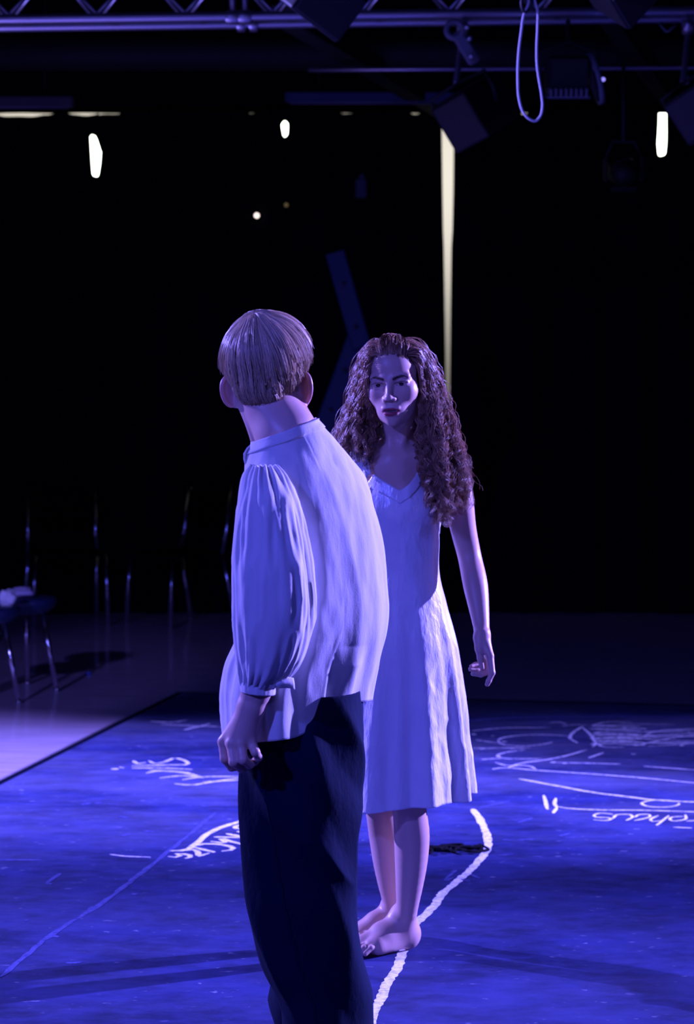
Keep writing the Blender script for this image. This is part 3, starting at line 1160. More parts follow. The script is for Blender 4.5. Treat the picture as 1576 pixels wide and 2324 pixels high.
ch1 = bar(44, 25, 11.0, 0.024, 'chord', M['alu'], truss)
ch2 = bar(62, 41, 11.3, 0.024, 'chord', M['alu'], truss)
ch3 = bar(-70, -88, 11.15, 0.024, 'chord', M['alu'], truss)
for k in range(24):
    xa = -380 + k * 100
    up = k % 2
    p0 = tz(xa + (0 if up else 100), -70, -88, 11.15)
    p1 = tz(xa + (100 if up else 0), 40, 21, 11.0) + [0, 0, 0.012]
    p2 = tz(xa + (100 if up else 0), 58, 37, 11.3) + [0, 0, 0.012]
    MB().tube([p0, p1], 0.008, 8).build('brace', M['alu'], truss, True)
    MB().tube([p0, p2], 0.008, 8).build('brace', M['alu'], truss, True)
for px in (528, 556):
    MB().tube([tz(px, -60, -78, 11.05), tz(px, 50, 31, 11.0)], 0.014, 10).build('upright', M['alu'], truss, True)
    cp = MB().lathe([(0.032, -0.03), (0.036, -0.02), (0.036, 0.02), (0.032, 0.03)], tz(px, 46, 27, 11.0), 14, roty(PI / 2)).build('coupler', M['alu'], truss, True)
    MB().lathe([(0.032, -0.02), (0.036, -0.012), (0.036, 0.012), (0.032, 0.02)], tz(px + 20, 64, 43, 11.3), 14, roty(PI / 2)).build('coupler', M['alu'], truss, True)

back_bar = MB().tube([W(x, 163 - 10 * x / IMG_W, 12.6) for x in np.linspace(700, 2000, 5)], 0.014, 12).build('rig_pipe', M['alu'], None, True)
tag(back_bar, 'thin horizontal pipe behind the floodlight, below the truss', 'pipe')
M['beam'] = new_mat('dark_beam', (0.008, 0.0075, 0.009), 0.7)


def beam(pa, za, pb, zb, w, label):
    a, b = W(*pa, za), W(*pb, zb)
    z = (b - a) / np.linalg.norm(b - a)
    x = np.cross([0, 0, 1.0], z)
    x /= np.linalg.norm(x)
    R = np.stack([x, np.cross(z, x), z], 1)
    o = MB().box((a + b) / 2, (w, 0.10, np.linalg.norm(b - a)), R, 0.006).build('roof_beam', M['beam'])
    return tag(o, label, 'beam', 'dark roof beams above the stage')


beam((640, 30), 11.6, (1010, 250), 14.6, 0.12, 'dark sloping roof beam left of the hanging speaker')
beam((1380, 30), 11.6, (1540, 250), 14.6, 0.10, 'dark sloping roof beam at the upper right')
for xa, xb, py, mt, lab in ((648, 1030, 221, new_mat('blue_batten', (0.05, 0.07, 0.16), 0.5), 'long switched-off strip light in the middle of the back ceiling'), (-160, 168, 231, new_mat('grey_batten', (0.10, 0.09, 0.11), 0.6), 'long switched-off strip light at the upper left')):
    a, b = W(xa, py, 14.0), W(xb, py, 14.0)
    root = empty('ceiling_light', (a + b) / 2, lab, 'light', 'switched-off strip lights')
    MB().box((a + b) / 2, (b[0] - a[0], 0.12, 0.062), None, 0.01).build('housing', mt, root)
    MB().tube([a + [0.03, -0.03, -0.034], b + [-0.03, -0.03, -0.034]], 0.013, 10).build('lamp_tube', M['greymetal'], root, True)
    for t in (0.2, 0.8):
        p = a + (b - a) * t
        MB().tube([p, p + [0, 0, RZ - p[2]]], 0.006, 6).build('hanger', M['black'], root, True)
duct = MB().tube([W(x, 118, 13.2) for x in (-300, 400, 1100, 1900)], 0.11, 16).build('ceiling_duct', M['beam'], None, True)
tag(duct, 'dark round duct running across the ceiling behind the truss', 'duct')


def cabinet(c, size, R, label, clamp=None, grille=True):
    """a hanging stage loudspeaker: tapered cabinet, front grille, yoke and clamp"""
    root = empty('stage_speaker', c, label, 'speaker', 'black stage speakers hung on the rig')
    w, d, h = size
    P = np.array([[-w, -d, -h], [w, -d, -h], [w * 0.72, d, -h], [-w * 0.72, d, -h], [-w, -d, h], [w, -d, h], [w * 0.72, d, h], [-w * 0.72, d, h]]) / 2
    bm_V = P @ np.asarray(R).T + c
    o = MB().add(bm_V, [[3, 2, 1, 0], [4, 5, 6, 7], [0, 1, 5, 4], [1, 2, 6, 5], [2, 3, 7, 6], [3, 0, 4, 7]]).build('cabinet', M['cab'], root)
    bv = o.modifiers.new('edge', 'BEVEL')
    bv.width = 0.012
    bv.segments = 2
    MB().box(np.array([0, -d / 2 - 0.004, 0]) @ np.asarray(R).T + c, (w * 0.9, 0.012, h * 0.9), R, 0.004).build('grille', M['grille'], root)
    for s_ in (-1, 1):
        q_ = np.array([[s_ * w * 0.5, 0, 0], [s_ * (w * 0.5 + 0.03), 0, h * 0.3], [s_ * (w * 0.5 + 0.03), 0, h * 0.62], [0, 0, h * 0.66]]) @ np.asarray(R).T + c
        MB().tube(q_, 0.009, 8).build('yoke', M['black'], root, True)
    if clamp is not None:
        top = np.array([0, 0, h * 0.66]) @ np.asarray(R).T + c
        cl = MB().tube([top, np.asarray(clamp) - [0, 0, 0.05], clamp], 0.014, 10).build('hanging_rod', M['alu'], root, True)
        MB().lathe([(0.022, -0.025), (0.042, -0.025), (0.042, 0.025), (0.022, 0.025), (0.022, -0.025)], clamp, 16, roty(PI / 2)).build('clamp', M['alu'], cl, True)
    return root


M['cab'] = new_mat('speaker_cabinet', (0.008, 0.008, 0.010), 0.55)
M['grille'] = new_mat('speaker_grille', (0.014, 0.014, 0.018), 0.6)
cabinet(W(1075, 258, 10.6), (0.30, 0.26, 0.24), rotz(2.5) @ rotx(-0.45) @ roty(0.35), 'black stage speaker hanging below the truss above the woman', W(1050, 32, 11.0) - [0, 0, 0.07])
cabinet(W(712, -18, 8.6), (0.28, 0.26, 0.20), rotz(0.6) @ rotx(0.5) @ roty(0.45), 'black stage speaker cut off by the top edge near the middle', None)
cabinet(W(1402, -22, 8.8), (0.20, 0.2, 0.17), rotz(0.7) @ rotx(0.5) @ roty(0.6), 'black stage speaker cut off by the top edge at the right', None)
cabinet(W(1592, 250, 10.2), (0.20, 0.22, 0.22), rotz(-0.5) @ rotx(0.3) @ roty(-0.5), 'black stage speaker cut off by the right edge', W(1562, 26, 11.0) - [0, 0, 0.07])

# arm with a bored plate and clamp beside the speaker
arm = empty('clamp_arm', W(1045, 66, 10.6), 'pale metal clamp arm with a round hole hanging from the truss', 'clamp')
c = W(1032, 68, 10.55)
MB().lathe([(0.026, -0.02), (0.05, -0.02), (0.05, 0.02), (0.026, 0.02), (0.026, -0.02)], c, 20, rotx(PI / 2)).build('ring', M['greymetal'], arm, True)
MB().box(W(1058, 108, 10.55), (0.06, 0.03, 0.17), roty(-0.55), 0.01).build('plate', M['greymetal'], arm)
for p in ((1060, 62), (1066, 88), (1070, 128)):
    MB().lathe([(0, 0.03), (0.012, 0.03), (0.012, -0.03), (0, -0.03)], W(*p, 10.5), 10, rotx(PI / 2)).build('bolt', M['alu'], arm, True)

# floodlight with ribbed underside
fl = empty('floodlight', W(1290, 165, 10.8), 'black floodlight with a ribbed metal underside beside the cord loop', 'light')
MB().box(W(1288, 172, 10.8), (0.21, 0.2, 0.17), None, 0.02).build('housing', M['black'], fl)
for k in range(8):
    MB().box(W(1248 + k * 11.5, 209, 10.72), (0.012, 0.16, 0.045), rotx(0.2), 0.003).build('cooling_rib', M['alu2'] if 'alu2' in M else M['greymetal'], fl)
MB().box(W(1288, 219, 10.72), (0.20, 0.14, 0.008), rotx(0.2)).build('vent_plate', M['greymetal'], fl)
MB().lathe([(0.115, -0.012), (0.125, -0.012), (0.125, 0.012), (0.115, 0.012), (0.115, -0.012)], W(1352, 178, 10.8), 28, roty(PI / 2 - 0.25)).build('side_ring', M['greymetal'], fl, True)
MB().tube([W(1356, 178, 10.8), W(1358, 120, 10.8), W(1290, 96, 10.8), W(1228, 120, 10.8), W(1228, 178, 10.8)], 0.008, 8).build('yoke', M['black'], fl, True)
MB().tube([W(1290, 97, 10.8), W(1290, 60, 10.95), W(1290, 29, 11.0) - [0, 0, 0.04]], 0.012, 8).build('hanging_rod', M['black'], fl, True)
o = MB().lathe([(0, 0.006), (0.008, 0.004), (0.0095, -0.004), (0, -0.006)], W(1370, 180, 10.7), 12, rotx(PI / 2)).build('status_light', M['bluedot'], fl, True)

# spotlight hanging in the dark at the upper right
sp = empty('spotlight', W(1416, 380, 12.5), 'barely lit spotlight with a round lens hanging at the right', 'light')
c = W(1416, 388, 12.5)
MB().lathe([(0.0, 0.12), (0.05, 0.12), (0.075, 0.05), (0.085, -0.08), (0.078, -0.10), (0.07, -0.07), (0, -0.06)], c, 24, rotx(-PI / 2 + 0.15) @ rotx(PI)).build('barrel', M['cab'], sp, True)
MB().lathe([(0, 0.0), (0.06, 0.0), (0.068, 0.012), (0.06, 0.02), (0, 0.03)], c + [0, -0.075, 0], 20, rotx(PI / 2)).build('lens', M['glass'], sp, True)
for s_ in (-1, 1):
    MB().box(c + [s_ * 0.098, 0, 0.01], (0.02, 0.06, 0.13), None, 0.004).build('bracket', M['grille'], sp)
MB().box(c + [0, -0.02, -0.10], (0.14, 0.05, 0.03), None, 0.006).build('tray', M['grille'], sp)
MB().tube([c + [-0.098, 0, 0.07], c + [-0.06, 0, 0.16], c + [0.06, 0, 0.16], c + [0.098, 0, 0.07]], 0.008, 8).build('yoke', M['grille'], sp, True)
MB().tube([c + [0, 0, 0.16], W(1416, 150, 12.55)], 0.01, 8).build('hanging_rod', M['grille'], sp, True)

# near pipe just above the picture, and the cord that hangs from it in a loop
near = MB().tube([(-2.0, 8.3, 3.06), (0, 8.3, 3.06), (2.2, 8.3, 3.06)], 0.024, 14).build('rig_pipe', M['alu'], None, True)
tag(near, 'near rig pipe just above the picture holding the cord loop', 'pipe')
zc = 8.2
lp = [(1203, -40), (1200, 8), (1190, 32), (1184, 70), (1178, 120), (1176, 180), (1179, 225), (1188, 254), (1202, 270), (1215, 275), (1227, 264), (1232, 242), (1230, 215), (1225, 185), (1220, 150), (1219, 110), (1221, 60), (1221, 25), (1215, 3), (1210, -20), (1206, -40)]
cordo = MB().tube(spline([W(x, y, zc) for x, y in lp], 120), 0.0042, 8).build('cord_loop', M['rope'], None, True)
tag(cordo, 'bright blue-lit cord hanging from the rig in a long loop', 'cord')
c = W(1197, 20, zc)
hook = MB().tube(spline([c + [-0.012, 0, 0.05], c + [-0.02, 0, 0.02], c + [-0.008, 0, -0.012], c + [0.012, 0, 0.0], c + [0.012, 0, 0.04]], 24), 0.006, 8).build('snap_hook', M['black'], cordo, True)
hook['label'] = 'small dark snap hook'
# short looped cable and hook at the upper right
o = MB().tube(spline([W(1503, 50, 10.9), W(1504, 62, 10.8), W(1514, 72, 10.8), W(1526, 64, 10.8), W(1533, 55, 10.9)], 40), 0.005, 6).build('short_cable', M['greymetal'], None, True)
tag(o, 'short dark cable drooping from the truss at the upper right', 'cable')
o = MB().lathe([(0.014, -0.006), (0.022, -0.006), (0.022, 0.006), (0.014, 0.006), (0.014, -0.006)], W(1555, 182, 10.6), 18, rotx(PI / 2)).build('ring_bolt', M['greymetal'], None, True)
tag(o, 'small ring bolt hanging at the right edge under the truss', 'ring')

# ================================================================ people: shared parts
def skin_mat(name):
    m = new_mat(name, (0.6, 0.42, 0.34), 0.42, spec=0.45)
    attr_color(m)
    b = bsdf(m)
    b.inputs['Subsurface Weight'].default_value = 0.12
    b.inputs['Subsurface Radius'].default_value = (0.012, 0.004, 0.002)
    b.inputs['Subsurface Scale'].default_value = 0.5
    add_bump(m, 260, 0.06, 0.001, 3)
    return m


M['skin_w'] = skin_mat('skin_fair')
M['skin_m'] = skin_mat('skin_pale')


def hair_mat(name, rough=0.42, spec=0.5):
    m = new_mat(name, (0.3, 0.2, 0.1), rough, spec=spec)
    attr_color(m)
    return m


M['hair_w'] = hair_mat('brown_hair')
M['hair_m'] = hair_mat('blond_hair', 0.34, 0.7)
M['eye'] = new_mat('eyeball', (0.7, 0.7, 0.7), 0.08, spec=0.6)
attr_color(M['eye'])


def add_head(B, C, R, s=1.0, jaw=0.029):
    """head in its own frame: x across, -y the face, z up, origin between the ears at eye height"""
    def p(x, y, z):
        return C + R @ (np.array([x, y, z]) * s)

    def ell(c, r, k, op=1, rot=None):
        B.ell(p(*c), np.array(r) * s, R if rot is None else R @ rot, k * s, op)

    def cone(a, b, ra, rb, k):
        B.cone(p(*a), p(*b), ra * s, rb * s, k * s)

    ell((0, 0.012, 0.035), (0.071, 0.090, 0.078), 0.01)
    ell((0, -0.028, 0.045), (0.058, 0.060, 0.056), 0.02)
    ell((0, -0.030, -0.022), (0.0590, 0.055, 0.066), 0.02)
    ell((0, -0.038, -0.058), (jaw + 0.016, 0.046, 0.050), 0.02)
    for x in (-1, 1):
        ell((x * 0.042, -0.046, -0.020), (0.022, 0.026, 0.024), 0.025)
        cone((x * (jaw + 0.016), 0.004, -0.050), (x * (jaw - 0.004), -0.040, -0.084), 0.010, 0.010, 0.03)
    ell((0, -0.071, -0.096), (0.0160, 0.0145, 0.0140), 0.018)
    ell((0, -0.058, -0.066), (0.032, 0.030, 0.030), 0.02)
    for x in (-1, 1):
        cone((x * 0.046, -0.068, 0.019), (x * 0.013, -0.081, 0.016), 0.007, 0.008, 0.014)
        ell((x * 0.031, -0.095, 0.0), (0.0205, 0.0160, 0.0120), 0.014, -1)
        ell((x * 0.031, -0.0665, 0.0005), (0.0178, 0.0152, 0.0145), 0.005)
        ell((x * 0.031, -0.0845, -0.0008), (0.0158, 0.0112, 0.0052), 0.0022, -1, roty(x * 0.10))
        cone((x * 0.0155, -0.0765, 0.0035), (x * 0.031, -0.0805, 0.0085), 0.0020, 0.0024, 0.004)
        cone((x * 0.031, -0.0805, 0.0085), (x * 0.0475, -0.072, 0.0045), 0.0024, 0.002, 0.004)
    cone((0, -0.080, 0.006), (0, -0.0985, -0.030), 0.0078, 0.0080, 0.012)
    ell((0, -0.1005, -0.0335), (0.0095, 0.0088, 0.0082), 0.007)
    for x in (-1, 1):
        ell((x * 0.0118, -0.0905, -0.0370), (0.0072, 0.0092, 0.0066), 0.008)
        ell((x * 0.0060, -0.0965, -0.0430), (0.0032, 0.005, 0.0026), 0.002, -1)
        ell((x * 0.0085, -0.0855, -0.0628), (0.0150, 0.0066, 0.0052), 0.006, 1, roty(-x * 0.10))
    ell((0, -0.0858, -0.0762), (0.0185, 0.0082, 0.0070), 0.006)
    ell((0, -0.0945, -0.0690), (0.0225, 0.0125, 0.0026), 0.0022, -1)
    return p


def head_local(V, C, R, s=1.0):
    return ((V - C) @ R) / s


def paint_face(col, Lp, skin, lips, brow, scalp, scalp_mask):
    x, y, z = Lp[:, 0], Lp[:, 1], Lp[:, 2]
    ax = np.abs(x)
    front = (y < -0.05) & (ax < 0.07) & (z > -0.13) & (z < 0.12)

    def mix(m, c):
        m = np.clip(m, 0, 1)[:, None]
        col[:] = col * (1 - m) + np.array(c) * m
    # cheeks a little redder
    mix(front * 0.25 * np.exp(-((ax - 0.036) ** 2 + (z + 0.03) ** 2) / 0.0004), (skin[0], skin[1] * 0.75, skin[2] * 0.75))
    q_ = np.clip(ax / 0.0250, 0, 1)
    up = -0.0588 - 0.0095 * q_ ** 1.8 - 0.0013 * np.exp(-(x / 0.0035) ** 2)
    lo_ = -0.0830 + 0.0135 * q_ ** 2.2
    lm = front * (y < -0.066) * (ax < 0.0252) * np.clip((up - z) / 0.0012 + 0.5, 0, 1) * np.clip((z - lo_) / 0.0014 + 0.5, 0, 1)
    mix(lm, lips)
    tm = (y > -0.0880) & (y < -0.066) & (ax < 0.017) & (np.abs(z + 0.0692) < 0.0026)
    mix(tm * 1.0, (0.30, 0.27, 0.27))
    by = np.interp(ax, [0.012, 0.022, 0.034, 0.042, 0.050], [0.0135, 0.0175, 0.0205, 0.0200, 0.0155])
    bt = np.interp(ax, [0.010, 0.013, 0.034, 0.050], [0.0, 0.0046, 0.0040, 0.0010])
    mix(front * 1.15 * np.clip(1.25 - (np.abs(z - by) / (bt + 1e-4)) ** 2, 0, 1) * (ax > 0.011) * (ax < 0.051), brow)
    ez = 0.0060 - 0.0050 * ((ax - 0.031) / 0.0180) ** 2
    mix(front * np.exp(-((z - ez - 0.0004) / 0.0013) ** 2) * (np.abs(ax - 0.0318) < 0.0185), (0.02, 0.014, 0.012))
    mix(front * 0.55 * np.exp(-((z + 0.0052 - 0.004 * ((ax - 0.031) / 0.015) ** 2) / 0.0008) ** 2) * (np.abs(ax - 0.031) < 0.014), (0.05, 0.035, 0.03))
    mix(scalp_mask * 1.0, scalp)


def eyeballs(parent, p, R, s, gaze):
    for x in (-1, 1):
        c = p(x * 0.031, -0.0662, -0.0002)
        u = np.linspace(0, 2 * PI, 28, endpoint=False)
        v = np.linspace(0.02, PI - 0.02, 20)
        Rg = axis_R(gaze)
        D = np.stack([np.sin(v)[:, None] * np.cos(u), np.sin(v)[:, None] * np.sin(u), np.repeat(np.cos(v)[:, None], 28, 1)], 2).reshape(-1, 3)
        a = np.arccos(np.clip(D[:, 2], -1, 1))
        col = np.full((len(D), 3), 0.62)
        col[a < 0.56] = (0.05, 0.03, 0.02)
        col[a < 0.24] = (0.004, 0.004, 0.004)
        Dd = D * (1 + 0.05 * np.clip(1 - a / 0.5, 0, 1))[:, None]
        V = (Dd @ Rg.T) * 0.0121 * s + c
        F = grid_faces(28, 20)
        mesh_np('eye', V, F[:, ::-1], M['eye'], parent, True, col)


def chainP(B, pts, rad, k):
    B.chain([np.asarray(q, float) for q in pts], rad, k)


# ================================================================ the woman
CW = W(898, 868, 6.05)
RW = rotz(math.radians(-13)) @ roty(math.radians(-3.5)) @ rotx(math.radians(4))
BW = Body()
pw = add_head(BW, CW, RW, 1.0, 0.026)
# neck and shoulders
BW.cone(CW + RW @ np.array([0, 0.028, -0.05]), W(910, 1000, 6.14), 0.046, 0.048, 0.02)
notch = W(899, 1036, 6.078)
for x in (-1, 1):
    BW.cone(CW + RW @ np.array([x * 0.044, 0.026, -0.055]), notch + [x * 0.008, 0.004, 0], 0.007, 0.0045, 0.02)
shL, shR = W(1026, 1052, 6.06), W(788, 1030, 6.20)
for sh in (shL, shR):
    BW.cone(W(908, 988, 6.165), sh + [0, 0.01, 0.012], 0.032, 0.030, 0.03)
    BW.cone(notch + [0.012 * np.sign(sh[0] - notch[0]), 0.004, -0.004], (notch + sh) / 2 + [0, 0.0, 0.016], 0.0085, 0.008, 0.016)
    BW.cone((notch + sh) / 2 + [0, 0.0, 0.016], sh + [0, 0.01, 0.02], 0.008, 0.009, 0.016)
BW.ell(W(905, 1125, 6.145), (0.122, 0.086, 0.150), None, 0.04)
BW.ell(W(905, 1062, 6.125), (0.095, 0.060, 0.06), None, 0.04)
BW.ell(W(862, 1158, 6.088), (0.048, 0.040, 0.050), None, 0.045)
BW.ell(W(946, 1156, 6.074), (0.048, 0.040, 0.050), None, 0.045)
BW.ell(W(905, 1285, 6.14), (0.096, 0.072, 0.13), None, 0.06)
BW.ell(W(907, 1425, 6.14), (0.128, 0.098, 0.12), None, 0.06)
# left arm, the one in view
elL, wrL = W(1066, 1262, 6.10), W(1095, 1437, 5.99)
chainP(BW, [shL + [-0.004, 0, -0.006], W(1042, 1140, 6.075), W(1052, 1200, 6.09), elL, W(1080, 1330, 6.055), W(1089, 1390, 6.02), wrL], [0.043, 0.039, 0.0345, 0.0315, 0.0325, 0.0255, 0.0195], 0.02)
H = lambda x, y, z: W(x, y, z)
wr = H(1095, 1440, 5.985)
mcp = [H(1113, 1488, 5.955), H(1111, 1491, 5.975), H(1105, 1490, 5.995), H(1098, 1486, 6.012)]
for q, r in zip(mcp, (0.0100, 0.0105, 0.010, 0.0092)):
    BW.cone(wr, q, 0.0150, r, 0.012)
BW.cone(H(1087, 1450, 5.975), H(1089, 1474, 5.965), 0.0135, 0.0115, 0.012)      # ball of the thumb
chainP(BW, [H(1088, 1470, 5.965), H(1091, 1495, 5.962), H(1095, 1516, 5.962)], [0.0108, 0.0080, 0.0066], 0.005)
chainP(BW, [mcp[0], H(1118, 1527, 5.940), H(1110, 1545, 5.938), H(1106.5, 1553, 5.938)], [0.0094, 0.0076, 0.0070, 0.0062], 0.003)
chainP(BW, [mcp[1], H(1112, 1524, 5.972), H(1092, 1531, 5.962), H(1074, 1529, 5.955)], [0.0094, 0.0078, 0.0070, 0.0060], 0.003)
chainP(BW, [mcp[2], H(1103, 1516, 5.998), H(1083, 1520, 5.985), H(1068, 1519, 5.975)], [0.0090, 0.0074, 0.0066, 0.0056], 0.003)
chainP(BW, [mcp[3], H(1093, 1505, 6.015), H(1079, 1508, 6.005), H(1070, 1512, 5.995)], [0.0082, 0.0066, 0.0058, 0.0050], 0.003)
# right arm, hidden behind the man
chainP(BW, [shR, W(760, 1150, 6.25), W(742, 1260, 6.27), W(745, 1340, 6.24), W(752, 1430, 6.18)], [0.043, 0.037, 0.032, 0.030, 0.02], 0.02)
wr2 = W(752, 1432, 6.18)
for k, (dx, dz) in enumerate(((-8, -0.03), (-3, -0.01), (3, 0.012), (8, 0.03))):
    q = W(752 + dx, 1490, 6.17 + dz)
    BW.cone(wr2, q, 0.015, 0.010, 0.012)
    chainP(BW, [q, W(756 + dx, 1525, 6.16 + dz), W(764 + dx, 1548, 6.15 + dz)], [0.009, 0.0076, 0.006], 0.003)
chainP(BW, [W(748, 1450, 6.15), W(752, 1480, 6.12), W(760, 1510, 6.11)], [0.012, 0.009, 0.007], 0.006)
# legs
chainP(BW, [W(950, 1480, 6.12), W(940, 1660, 6.08), W(929, 1790, 6.075), W(930, 1836, 6.085), W(935, 1895, 6.115), W(934, 1950, 6.13), W(930, 2003, 6.145), W(925, 2055, 6.165), W(920, 2100, 6.185)],
       [0.080, 0.062, 0.049, 0.0455, 0.0475, 0.0440, 0.0375, 0.0300, 0.0265], 0.02)
chainP(BW, [W(868, 1480, 6.17), W(864, 1660, 6.20), W(864, 1790, 6.22), W(868, 1836, 6.235), W(877, 1895, 6.265), W(882, 1950, 6.275), W(888, 2003, 6.285), W(893, 2045, 6.295), W(897, 2080, 6.30)],
       [0.080, 0.062, 0.049, 0.0455, 0.0470, 0.0430, 0.0365, 0.0295, 0.0265], 0.02)


def foot(B, h, d, side, z0=TH, s=1.0):
    """h: heel (x, y); d: unit direction of the toes; side: unit direction of the little toe"""
    d = np.array([*d, 0.0])
    n = np.array([*side, 0.0])
    h = np.array([*h, z0])

    def q(a, b, z):
        return h + (d * a + n * b + np.array([0, 0, z])) * s

    def c(a, b, ra, rb, k=0.012):
        B.cone(q(*a), q(*b), ra * s, rb * s, k * s)
    B.ell(q(0, 0, 0.031), np.array((0.031, 0.029, 0.032)) * s, None, 0.01)
    c((0.004, 0, 0.045), (0.028, 0, 0.095), 0.027, 0.0265, 0.02)
    c((0.026, -0.003, 0.075), (0.085, -0.010, 0.048), 0.0265, 0.024, 0.025)
    c((0.085, -0.010, 0.046), (0.138, -0.016, 0.026), 0.0225, 0.0165, 0.02)
    c((0.010, 0.008, 0.022), (0.115, 0.028, 0.016), 0.021, 0.0155, 0.02)
    c((0.085, 0.008, 0.034), (0.132, 0.014, 0.022), 0.021, 0.0150, 0.02)
    c((0.05, -0.012, 0.034), (0.132, -0.026, 0.021), 0.018, 0.0185, 0.02)
    c((0.030, 0.012, 0.050), (0.105, 0.020, 0.026), 0.026, 0.017, 0.025)
    c((0.012, 0.0, 0.050), (0.075, 0.0, 0.040), 0.027, 0.024, 0.025)
    B.ell(q(0.024, 0.028, 0.074), np.array((0.010, 0.010, 0.012)) * s, None, 0.01)
    B.ell(q(0.028, -0.028, 0.080), np.array((0.010, 0.010, 0.012)) * s, None, 0.01)
    for b0, a1, b1, a2, r in ((-0.028, 0.172, -0.031, 0.200, 0.0128), (-0.009, 0.170, -0.009, 0.196, 0.0090), (0.006, 0.164, 0.007, 0.188, 0.0086), (0.019, 0.154, 0.021, 0.176, 0.0082), (0.030, 0.140, 0.033, 0.160, 0.0080)):
        c((0.130 if b0 < 0.02 else 0.115, b0, 0.021), (a1, b1, 0.0215), r * 1.12, r, 0.004)
        c((a1, b1, 0.0215), (a2, b1 + 0.001, r + 0.001), r, r * 0.92, 0.003)


dF = np.array([-0.86, -0.51])
nF = np.array([0.51, -0.86])
foot(BW, (0.168, 6.205), dF, nF, TH + 0.006, 1.0)
foot(BW, (0.150, 6.335), np.array([-0.90, -0.44]), np.array([-0.44, 0.90]), TH + 0.006, 1.0)

Vw, Fw = BW.mesh(0.0026)
Vs_ = relax(Vw, Fw, 14, 0.6)
keep = (Vw[:, 2] > 1.405) | (Vw[:, 2] < 0.115) | (np.linalg.norm(Vw - W(1095, 1500, 5.98), axis=1) < 0.085) | (np.linalg.norm(Vw - W(755, 1500, 6.16), axis=1) < 0.085)
Vw = np.where(keep[:, None], Vw, Vs_)
Vw, Fw = coarsen(Vw, Fw, (np.abs(Vw[:, 0] - 0.118) < 0.15) & (Vw[:, 2] > 0.48) & (Vw[:, 2] < 1.26) | (Vw[:, 0] < 0.0) & (Vw[:, 2] > 0.45) & (Vw[:, 2] < 1.2) & (np.abs(Vw[:, 0] - 0.118) < 0.16), 0.010)
Lw = head_local(Vw, CW, RW)
colw = np.tile(np.array([[0.62, 0.41, 0.33]]), (len(Vw), 1))
hx, hy, hz = Lw.T
inhead = (hz > -0.12) & (np.abs(hx) < 0.1) & (np.abs(hy) < 0.13)
hln = 0.006 * vnoise(Lw * 180, 4)
scalp = inhead & ((hz + hln > 0.080 + 0.10 * np.clip(-hy - 0.06, -0.1, 0) - 8 * hx ** 2) & (hy < 0.2) & (hz > 0.03) | ((hy > -0.030) & (hz > -0.03)))
paint_face(colw, Lw, (0.62, 0.41, 0.33), (0.34, 0.05, 0.075), (0.045, 0.028, 0.02), (0.13, 0.068, 0.036), scalp)
# a knee and toe flush, a mole by the collar bone
woman = empty('person', (0.12, 6.12, 0), 'barefoot woman with long curly hair in a white satin dress facing the man', 'person')
bodyw = mesh_np('body', Vw, Fw, M['skin_w'], woman, True, colw)
gz = W(640, 850, 4.7) - CW
eyeballs(woman, pw, RW, 1.0, gz / np.linalg.norm(gz))

# ---------------------------------------------------------------- her dress
M['satin'] = new_mat('white_satin', (0.74, 0.74, 0.78), 0.30, spec=0.7, sheen=0.1)
add_bump(M['satin'], 22, 0.65, 0.012, 5, (1, 1, 0.35), 0.55)
add_bump(M['satin'], 9, 0.4, 0.02, 3, (1, 1, 0.6))
SW = 850.0
rows = np.array([  # py, centre px, half width px, half depth m, depth of the centre
    (1040, 905, 70, 0.075, 6.125), (1100, 905, 88, 0.088, 6.125), (1160, 905, 93, 0.094, 6.12), (1220, 906, 91, 0.090, 6.125), (1290, 907, 90, 0.086, 6.125), (1360, 907, 103, 0.098, 6.125),
    (1450, 907, 127, 0.116, 6.125), (1560, 906, 147, 0.128, 6.13), (1700, 903, 168, 0.145, 6.14), (1830, 900, 184, 0.160, 6.14)], float)
nu, nv = 240, 170
th = np.linspace(0, 2 * PI, nu, endpoint=False)
ct, st = np.cos(th), np.sin(th)
topy = np.interp(ct * 95, [-95, -84, -74, -66, -48, -24, 2, 24, 42, 57, 66, 80, 95], [1182, 1130, 1090, 1074, 1084, 1096, 1110, 1096, 1078, 1060, 1076, 1130, 1186])
backy = np.interp(ct * 95, [-95, -60, 60, 95], [1182, 1150, 1150, 1186])
topy = np.where(st < 0, topy, backy)
hemy = 1815 + 5 * np.sin(th * 3 + 1) + np.where(ct < 0, -ct * 12, 0) - 16 * np.clip(ct - 0.86, 0, 1) / 0.14 * (st < 0.5)
v = np.linspace(0, 1, nv)
PY = hemy[None] + (topy - hemy)[None] * v[:, None]
tab = interp(rows[:, 0], rows[:, 1:], PY.ravel()).reshape(nv, nu, 4)
zw = CAM_H - (PY - HORIZON) / SW
Fd = np.clip((PY - 1300) / 515, 0, 1) ** 1.2
fold = 0.0135 * np.sin(th * 9 + 1.3 * np.sin(th * 2 + 0.7) + 0.5 * zw) + 0.006 * np.sin(th * 17 + 2.0 + zw * 1.5)
fold = fold[:] * Fd
X = (tab[..., 0] - CX) / SW + (tab[..., 1] / SW - 0.010 * Fd + fold) * ct
Y = tab[..., 3] + (tab[..., 2] + fold) * st
Gd = np.stack([X, Y, zw], 2)
nrm = grid_normals(Gd)
pp = Gd.reshape(-1, 3)
cr = 0.0012 * fbm(pp * np.array([24, 24, 10]), 2, 11) + 0.0040 * (1 - 2 * np.abs(vnoise(pp * np.array([15, 15, 1.7]) + 3, 21))) + 0.0022 * (1 - 2 * np.abs(vnoise((pp @ rotx(0.6).T @ roty(0.7).T) * np.array([22, 22, 6]) + 7, 22)))
cr = cr.reshape(nv, nu) * (0.5 + 0.5 * Fd) * np.clip((1 - v[:, None]) * 12, 0, 1)
sgn = np.sign((nrm[..., 0] * ct + nrm[..., 1] * st).mean())
Gd = Gd + nrm * sgn * cr[..., None]
